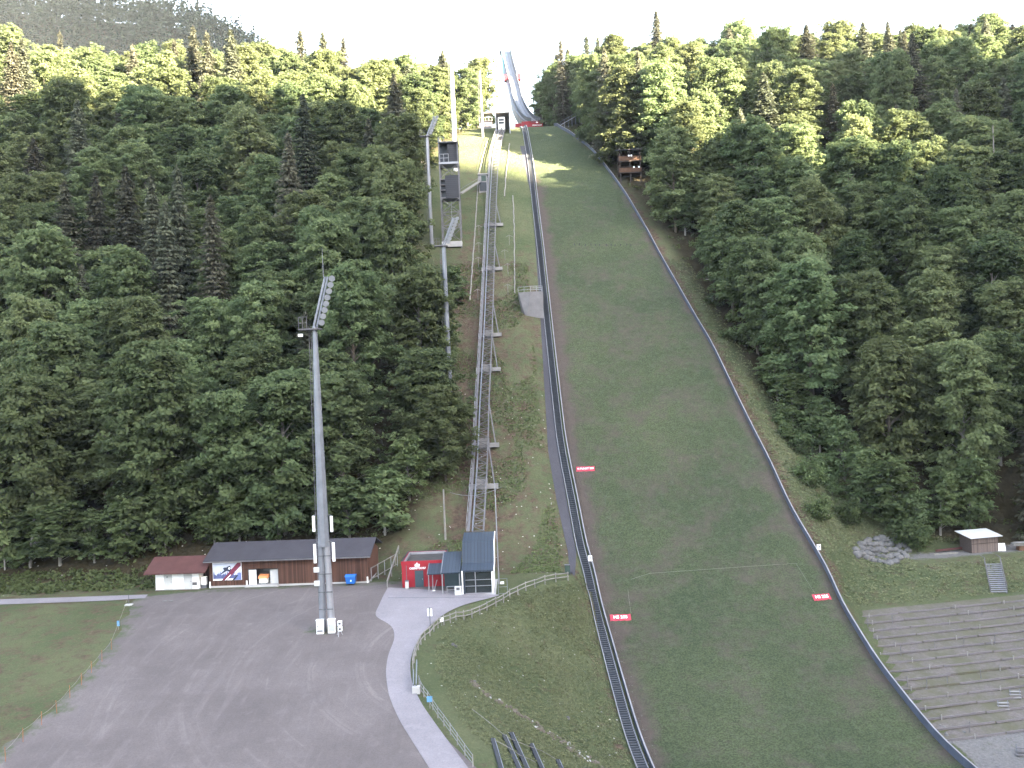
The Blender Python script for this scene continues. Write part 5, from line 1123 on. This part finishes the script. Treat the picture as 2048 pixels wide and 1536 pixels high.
# stone rows breaking through the grass slope
def stones(name, pts, n, spread, label, s0, s1, mat="rock"):
    b = MB(); P = [at(*p) for p in pts]
    for i in range(n):
        f = RNG.random() * (len(P) - 1); k = min(int(f), len(P) - 2); q = P[k].lerp(P[k + 1], f - k); x, y = q.x + RNG.gauss(0, spread), q.y + RNG.gauss(0, spread * 1.6); z = gz(x, y); s = RNG.uniform(s0, s1)
        b.tube((x, y, z - .06), (x + RNG.uniform(-.3, .3) * s, y + RNG.uniform(-.3, .3) * s, z + s * .55), s, s * .6, 6)
    return tag(b.build(name, mat), kind="stuff", label=label, cat="stones")
stones("slope_rubble", [(938, 1362), (976, 1392), (1012, 1414), (1060, 1440), (1080, 1458), (1120, 1480), (1160, 1512), (1215, 1540)], 110, .25, "row of brown rubble breaking through the lower grass slope", .14, .32, "bark")
stones("slope_pebbles", [(948, 1372), (1010, 1414), (1080, 1458), (1130, 1486), (1175, 1515)], 34, .35, "pale stones along the rubble row on the lower grass slope", .10, .2, "pale_concrete")
stones("rail_gravel", [(1302, 1500), (1250, 1350), (1222, 1262), (1198, 1180), (1178, 1104), (1158, 1000)], 160, .35, "loose pale stones along the landing hill edge", .05, .12)
for px, py in ((906, 1290), (912, 1294), (1136, 1437), (949, 1365)): 
    p = at(px, py); tag(MB().tube((p.x, p.y, p.z - .05), (p.x, p.y, p.z + .2), .24, .15, 7).build("pale_stone", "rock"), "single pale stone lying in the lower grass slope", "stone", "single stones in the grass slope")

# ------------------------------------------------------------------ the forest: every tree a thing of its own
for x, y, r in ((jt.x, jt.y, 6), (ka.x, ka.y, 6), (cs.x, cs.y + 1, 3.2), (cs.x - 2.0, cs.y - 6, 2.5), (cs.x + 1.5, cs.y - 7, 4.0), (mw.location.x, 243, 3), (pa.x, pa.y, 4), (sa.x, sa.y, 4), (TS[-1].x - 4, TS[-1].y, 7)): CLEAR.append((x, y, r))
for k in range(0, 9): CLEAR.append((jt.x + 1.5, jt.y - 4 - 4 * k, 4.5))
for k in range(0, 6): CLEAR.append((jt.x - 1, jt.y + 4 + 5 * k, 4.0))
for k in range(0, 7): CLEAR.append((M2.x + 0.5 * k, M2.y - 2 - 4 * k, 3.2))
placed = []
def free(x, y, r):
    for a, b_, c in placed:
        if abs(a - x) < 14 and (a - x) ** 2 + (b_ - y) ** 2 < (r * c): return False
    for a, b_, c in CLEAR:
        if (a - x) ** 2 + (b_ - y) ** 2 < (c + 0.45 * r) ** 2: return False
    return True
SPRUCE_SPOTS = []
def zone_label(kind, left, py):
    side = "left of the lift track" if left else "right of the landing hill"
    if kind == "spruce":
        if py < 330: return "dark spruce on the %s crest of the wooded slope" % ("left" if left else "right"), "spruces on the %s crest" % ("left" if left else "right")
        return "brownish dark spruce among broadleaf trees on the slope %s" % side, "spruces on the slope %s" % side
    if py < 330: return "broadleaf tree near the crest of the wooded slope %s" % side, "crest broadleaf trees %s" % side
    if py < 720: return "shaded broadleaf tree midway up the wooded slope %s" % side, "middle broadleaf trees %s" % side
    return "leafy broadleaf tree at the foot of the wooded slope %s" % side, "lower broadleaf trees %s" % side
def put(kind, x, y, H, wscale=None, label=None, group=None, var=None):
    base = dict(broadleaf=21.0, spruce=27.0, young=11.0)[kind]; h = H / base
    w = wscale or h ** 0.6 * RNG.uniform(0.9, 1.12); py = px_of(x, y, gz(x, y) + H * .6)[1]
    lb, gp2 = zone_label(kind, x < float(xL(min(y, 300))), py)
    if kind == "young": lb, gp2 = "slender young broadleaf tree at the lower edge of the forest %s" % ("on the left" if x < 0 else "on the right"), "young trees at the forest edge %s" % ("left" if x < 0 else "right")
    placed.append((x, y, w * 4.2 * (0.72 if kind == "spruce" else 1) if kind != "young" else 2.6)); return tree(kind, x, y, H, w, label or lb, group or gp2, "tree", var)
# trees one can single out in the photograph
def put_px(kind, px, py_top, d, H, label=None, wscale=None, var=None):
    u, v = ray(px, py_top); x = u * d; h = HC + v * d - gz(x, d)
    if H: h = H
    h = min(h, 34 if kind == "spruce" else 29)
    return put(kind, x, d, h, wscale, label, None, var)
put_px("spruce", 1822, 30, 236, 0, "tallest dark spruce standing above the right forest skyline", 1.15, 1)
put_px("spruce", 1526, 130, 232, 27, "broad reddish brown spruce among sunlit crowns on the right slope", 1.45, 0)
put_px("spruce", 1415, 120, 250, 0, "grey brown spruce on the upper right slope behind the sunlit crowns", 1.1)
put_px("spruce", 1480, 215, 215, 0, "dark spruce in the middle of the right slope below the sunlit crowns", 1.1)
put_px("spruce", 1612, 48, 262, 0, "sunlit grey spruce at the crest of the right forest", 1.25)
put_px("spruce", 1725, 42, 268, 0, None, 1.2)
put_px("spruce", 1665, 165, 232, 0, None, 0.9)
for px, py, d in ((1458, 56, 288), (1135, 95, 303), (1172, 70, 304), (1195, 72, 303), (1880, 45, 285), (1942, 46, 283), (2025, 46, 280), (1112, 105, 306), (1088, 150, 308)): put_px("spruce", px, py, d, 0, None, 1.15)
for px, py, d in ((385, 40, 262), (412, 60, 256), (460, 47, 258), (600, 58, 290), (645, 62, 290), (20, 48, 245), (42, 42, 248), (880, 108, 286), (815, 130, 276)): put_px("spruce", px, py, d, 0, None, 1.2)
for px, py, d in ((150, 110, 214), (190, 345, 187), (250, 330, 183), (300, 330, 178), (352, 300, 182), (420, 385, 170), (575, 260, 195), (605, 180, 214), (128, 360, 186), (330, 400, 170)): put_px("spruce", px, py, d, 0, None, 1.2)
for px, py, d, t_ in ((1215, 150, 262, "broadleaf"), (1235, 170, 252, "broadleaf"), (1290, 190, 246, "broadleaf"), (1190, 140, 272, "broadleaf"), (1165, 130, 284, "broadleaf"), (1265, 140, 262, "spruce"), (1330, 215, 236, "broadleaf")): put_px(t_, px, py, d, 0)
for px, py, d in ((835, 520, 162), (845, 690, 146), (884, 765, 143), (868, 560, 168)): put_px("broadleaf", px, py, d, 0)
for px, py, d in ((950, 115, 304), (930, 130, 296), (900, 120, 298)): put_px("broadleaf", px, py, d, 0)
for dx, dy, k_, H_ in ((-4, 13, 'spruce', 31), (-2, 7, 'broadleaf', 29), (4, 6, 'spruce', 32), (9, 3, 'broadleaf', 30), (-5, 22, 'broadleaf', 27), (3, 14, 'broadleaf', 29)): put(k_, cs.x + dx, cs.y + dy, H_)  # extra tall trees by the stand, added to keep sun off the knoll
def fill(xmin, xmax, ymin, ymax, tries, inside, sp):
    for _ in range(tries):
        y = ymin + (ymax - ymin) * RNG.random(); x = RNG.uniform(xmin, xmax)
        if not inside(x, y): continue
        if abs(x) > 0.57 * y + 18: continue
        kind = "spruce" if RNG.random() < sp(x, y) else "broadleaf"
        r = 7.3 * RNG.uniform(0.85, 1.2) * (0.8 if kind == "spruce" else 1)
        if not free(x, y, r * 4.7 / 2.2): continue
        if kind == "broadleaf": H = RNG.gauss(24.5, 3.0) * (1 if y < 270 else 0.95)
        else: H = RNG.gauss(26, 3)
        put(kind, x, y, max(14, H))
fill(-205, -4, 129, 318, 5200, lambda x, y: x < np.interp(y, *LF) - 1.5 and not (x > -52 and y < 130.5), lambda x, y: 0.05 if y < 200 else 0.07)
fill(14, 205, 141, 318, 4200, lambda x, y: x > np.interp(y, *RF) + 1.5, lambda x, y: 0.04 if y < 200 else 0.09)
# young trees and shrubs along the lower edges
for px, py, h in ((1555, 800, 9), (1585, 850, 10), (1640, 905, 10), (1690, 960, 11), (1735, 1030, 9), (1830, 1085, 8), (1880, 1070, 11), (1940, 1060, 12), (1560, 760, 12), (1520, 700, 11), (1470, 620, 11), (1420, 545, 11), (1370, 470, 10), (1720, 1010, 10), (1780, 1050, 11),
                  (770, 1070, 10), (700, 1075, 9), (640, 1080, 9), (560, 1085, 10), (480, 1088, 10), (430, 1095, 8), (330, 1105, 11), (250, 1120, 9), (190, 1125, 8), (120, 1130, 10), (60, 1135, 9), (10, 1140, 11), (820, 1000, 10), (850, 930, 9), (870, 860, 9), (905, 610, 8)):
    p = at(px, py); put("young", p.x, p.y, h, RNG.uniform(.9, 1.3))
u, v = ray(1988, 350); xx = u * 205; o = thing("bare_trunk", (xx, 205, gz(xx, 205)), "thin pale bare trunk standing in the right forest near the edge", "tree trunk"); MB().tube((0, 0, -1), (0.2, 0, pt(1988, 250, 205).z - gz(xx, 205)), .22, .12, 7).build("trunk", "pale_bark", o)
for px, py, s in ((1622, 975, 1.5), (1642, 1040, 1.1), (1600, 905, 1.3), (1575, 880, 1.0), (1650, 960, 1.4), (1560, 850, 1.2), (1700, 1050, 1.3), (1820, 1090, 1.4), (1838, 1095, 1.2), (1670, 990, 1.0), (1112, 238, 1.1), (1108, 248, 0.9)):
    p = at(px, py); tree("shrub", p.x, p.y, s, s * RNG.uniform(.9, 1.2), "small green shrub on the grass strip beside the right forest edge" if px > 1300 else "small shrub beside the top of the hill", "shrubs along the right forest edge" if px > 1300 else "shrubs at the top of the hill", "shrub")
tl = at(1425, 562); MBt = MB(); MBt.tube((tl.x - 2, tl.y, tl.z + .3), (tl.x + 2.4, tl.y + .6, gz(tl.x + 2.4, tl.y + .6) + .5), .16, .10, 7); tag(MBt.build("fallen_log", "pale_bark"), "fallen pale trunk on the bank below the right forest", "log")

# undergrowth along the forest floor and edges: leaf clumps nobody could count
def scatter(name, pts, per, r, size, mat, label, flat=.7, up=.8):
    C, N, T = [], [], []
    for x, y, s in pts:
        z = gz(x, y); k = max(3, int(per * s)); d_ = NR.normal(0, 1, (k, 3)); d_ /= np.linalg.norm(d_, axis=1, keepdims=True); d_ *= (NR.random((k, 1)) ** .5) * r * s; d_[:, 2] = np.abs(d_[:, 2]) * flat
        C.append(np.array([x, y, z]) + d_); n_ = NR.normal(0, .5, (k, 3)); n_[:, 2] += up; n_[:, 1] -= .3; N.append(n_); T.append(np.clip(NR.normal(NR.uniform(.2, .8), .2, k), 0, 1))
    C, N, T = map(np.concatenate, (C, N, T)); me = leaves_mesh(name, C, N, size * NR.uniform(.6, 1.4, len(C)), T, mat); o = bpy.data.objects.new(name, me); COL.objects.link(o); return tag(o, label, "ground cover", None, "stuff")
pts = []
while len(pts) < 2300:
    y = RNG.uniform(121, 300); x = RNG.uniform(-175, 150)
    if abs(x) > .57 * y + 5: continue
    l_, r_ = float(np.interp(y, *LF)), float(np.interp(y, *RF))
    if (x < l_ + 2 and (y > 128 or x < -58)) or (x > r_ - 1.5): pts.append((x, y, RNG.uniform(.5, 1.3)))
for _ in range(260):
    y = RNG.uniform(121, 128); x = RNG.uniform(-80, -47); pts.append((x, y, RNG.uniform(.4, .9)))
scatter("undergrowth", pts, 34, 1.5, .34, "herb", "low green undergrowth covering the forest floor and its edges")
# grass tufts on the near slopes
pts = []
while len(pts) < 8500:
    y = RNG.uniform(58, 125); x = RNG.uniform(-14, 22) if y < 108 else RNG.uniform(-4, 12)
    if x > float(xL(y)) - 1.7 or x < float(np.interp(y, *XP)) + 1.3: continue
    if abs(x) > .6 * y: continue
    pts.append((x, y, RNG.uniform(.4, 1.1) * (1 + .5 * float(wob(x, y, 2.5)))))
pts = [(x, y, max(.25, s)) for x, y, s in pts]
scatter("grass", pts, 11, .34, .125, "grass_blade", "rough meadow grass on the slope below the path", .8, 1.1)
pts = []
while len(pts) < 9000:
    y = RNG.uniform(121, 200); x = RNG.uniform(-16, 14)
    if x > float(xL(y)) - 4 or x < float(np.interp(y, *LF)): continue
    if wob(x, y, 3.0) < -.05: continue
    pts.append((x, y, RNG.uniform(.4, 1.2)))
scatter("grass", pts, 6, .30, .20, "herb", "patchy weeds on the slope around the lift track", .7, 1.0)
pts = []
while len(pts) < 6000:
    y = RNG.uniform(104, 200); x = RNG.uniform(30, 90)
    r_ = float(np.interp(y, *RF)); dq = y - .2 * (x - 62)
    if x < float(xR(y)) + .8 or x > r_: continue
    if (y < 150 and dq < 123.5) or 131.5 < dq < 140 and x > 58: continue
    pts.append((x, y, RNG.uniform(.4, 1.1)))
scatter("grass", pts, 6, .4, .22, "grass_blade", "grass on the bank and strip right of the landing hill", .7, 1.1)

# far mountain on the left: a wood that reads as one mass
def small_tree(g, sp):
    n_ = 26; a = g.random(n_) * 6.283; h = g.random(n_)
    if sp: r = 2.6 * (1 - h) * g.random(n_) ** .5; c = np.stack([r * np.cos(a), r * np.sin(a), 3 + 20 * h], -1)
    else: r = 5.0 * np.sqrt(np.clip(1 - (h * 2 - .9) ** 2, .05, 1)) * g.random(n_) ** .4; c = np.stack([r * np.cos(a), r * np.sin(a), 4 + 14 * h], -1)
    return c, np.stack([np.cos(a) * .6, np.sin(a) * .6, np.full(n_, .7)], -1) + g.normal(0, .35, (n_, 3)), np.clip(g.normal(.4, .25, n_), 0, 1)
C, N, T = [], [], []; g = np.random.default_rng(77); cnt = 0
while cnt < 7600:
    x, y = g.uniform(-760, -90), g.uniform(575, 765)
    if -x < 0.14 * y: continue
    c, n_, t_ = small_tree(g, g.random() < .35); C.append(c * g.uniform(.9, 1.4) + np.array([x, y, gz(x, y)])); N.append(n_); T.append(t_); cnt += 1
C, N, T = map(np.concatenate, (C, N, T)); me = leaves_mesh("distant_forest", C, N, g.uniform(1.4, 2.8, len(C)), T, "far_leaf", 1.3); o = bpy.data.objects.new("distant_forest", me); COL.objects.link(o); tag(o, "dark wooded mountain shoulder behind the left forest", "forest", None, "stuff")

# thin morning haze: one closed box of even air round the camera and everything above
hz_ = bpy.data.materials.new("haze"); hz_.use_nodes = True; n_ = hz_.node_tree.nodes; n_.remove(n_["Principled BSDF"])
pv = n_.new("ShaderNodeVolumePrincipled"); pv.inputs["Color"].default_value = (0.80, 0.88, 1.0, 1); pv.inputs["Density"].default_value = 0.00006; pv.inputs["Anisotropy"].default_value = 0.0
hz_.node_tree.links.new(pv.outputs[0], n_["Material Output"].inputs["Volume"]); MATS["haze"] = hz_
XX = [(o.matrix_world @ Vector(c)) for o in (GND, OPP) for c in o.bound_box]
lo = [min(c[i] for c in XX) for i in range(3)]; hi = [max(c[i] for c in XX) for i in range(3)]
tag(MB().box0(lo[0] - 30, hi[0] + 30, lo[1] - 30, hi[1] + 30, lo[2] - 1, hi[2] + 30).build("haze", "haze"), kind="stuff")
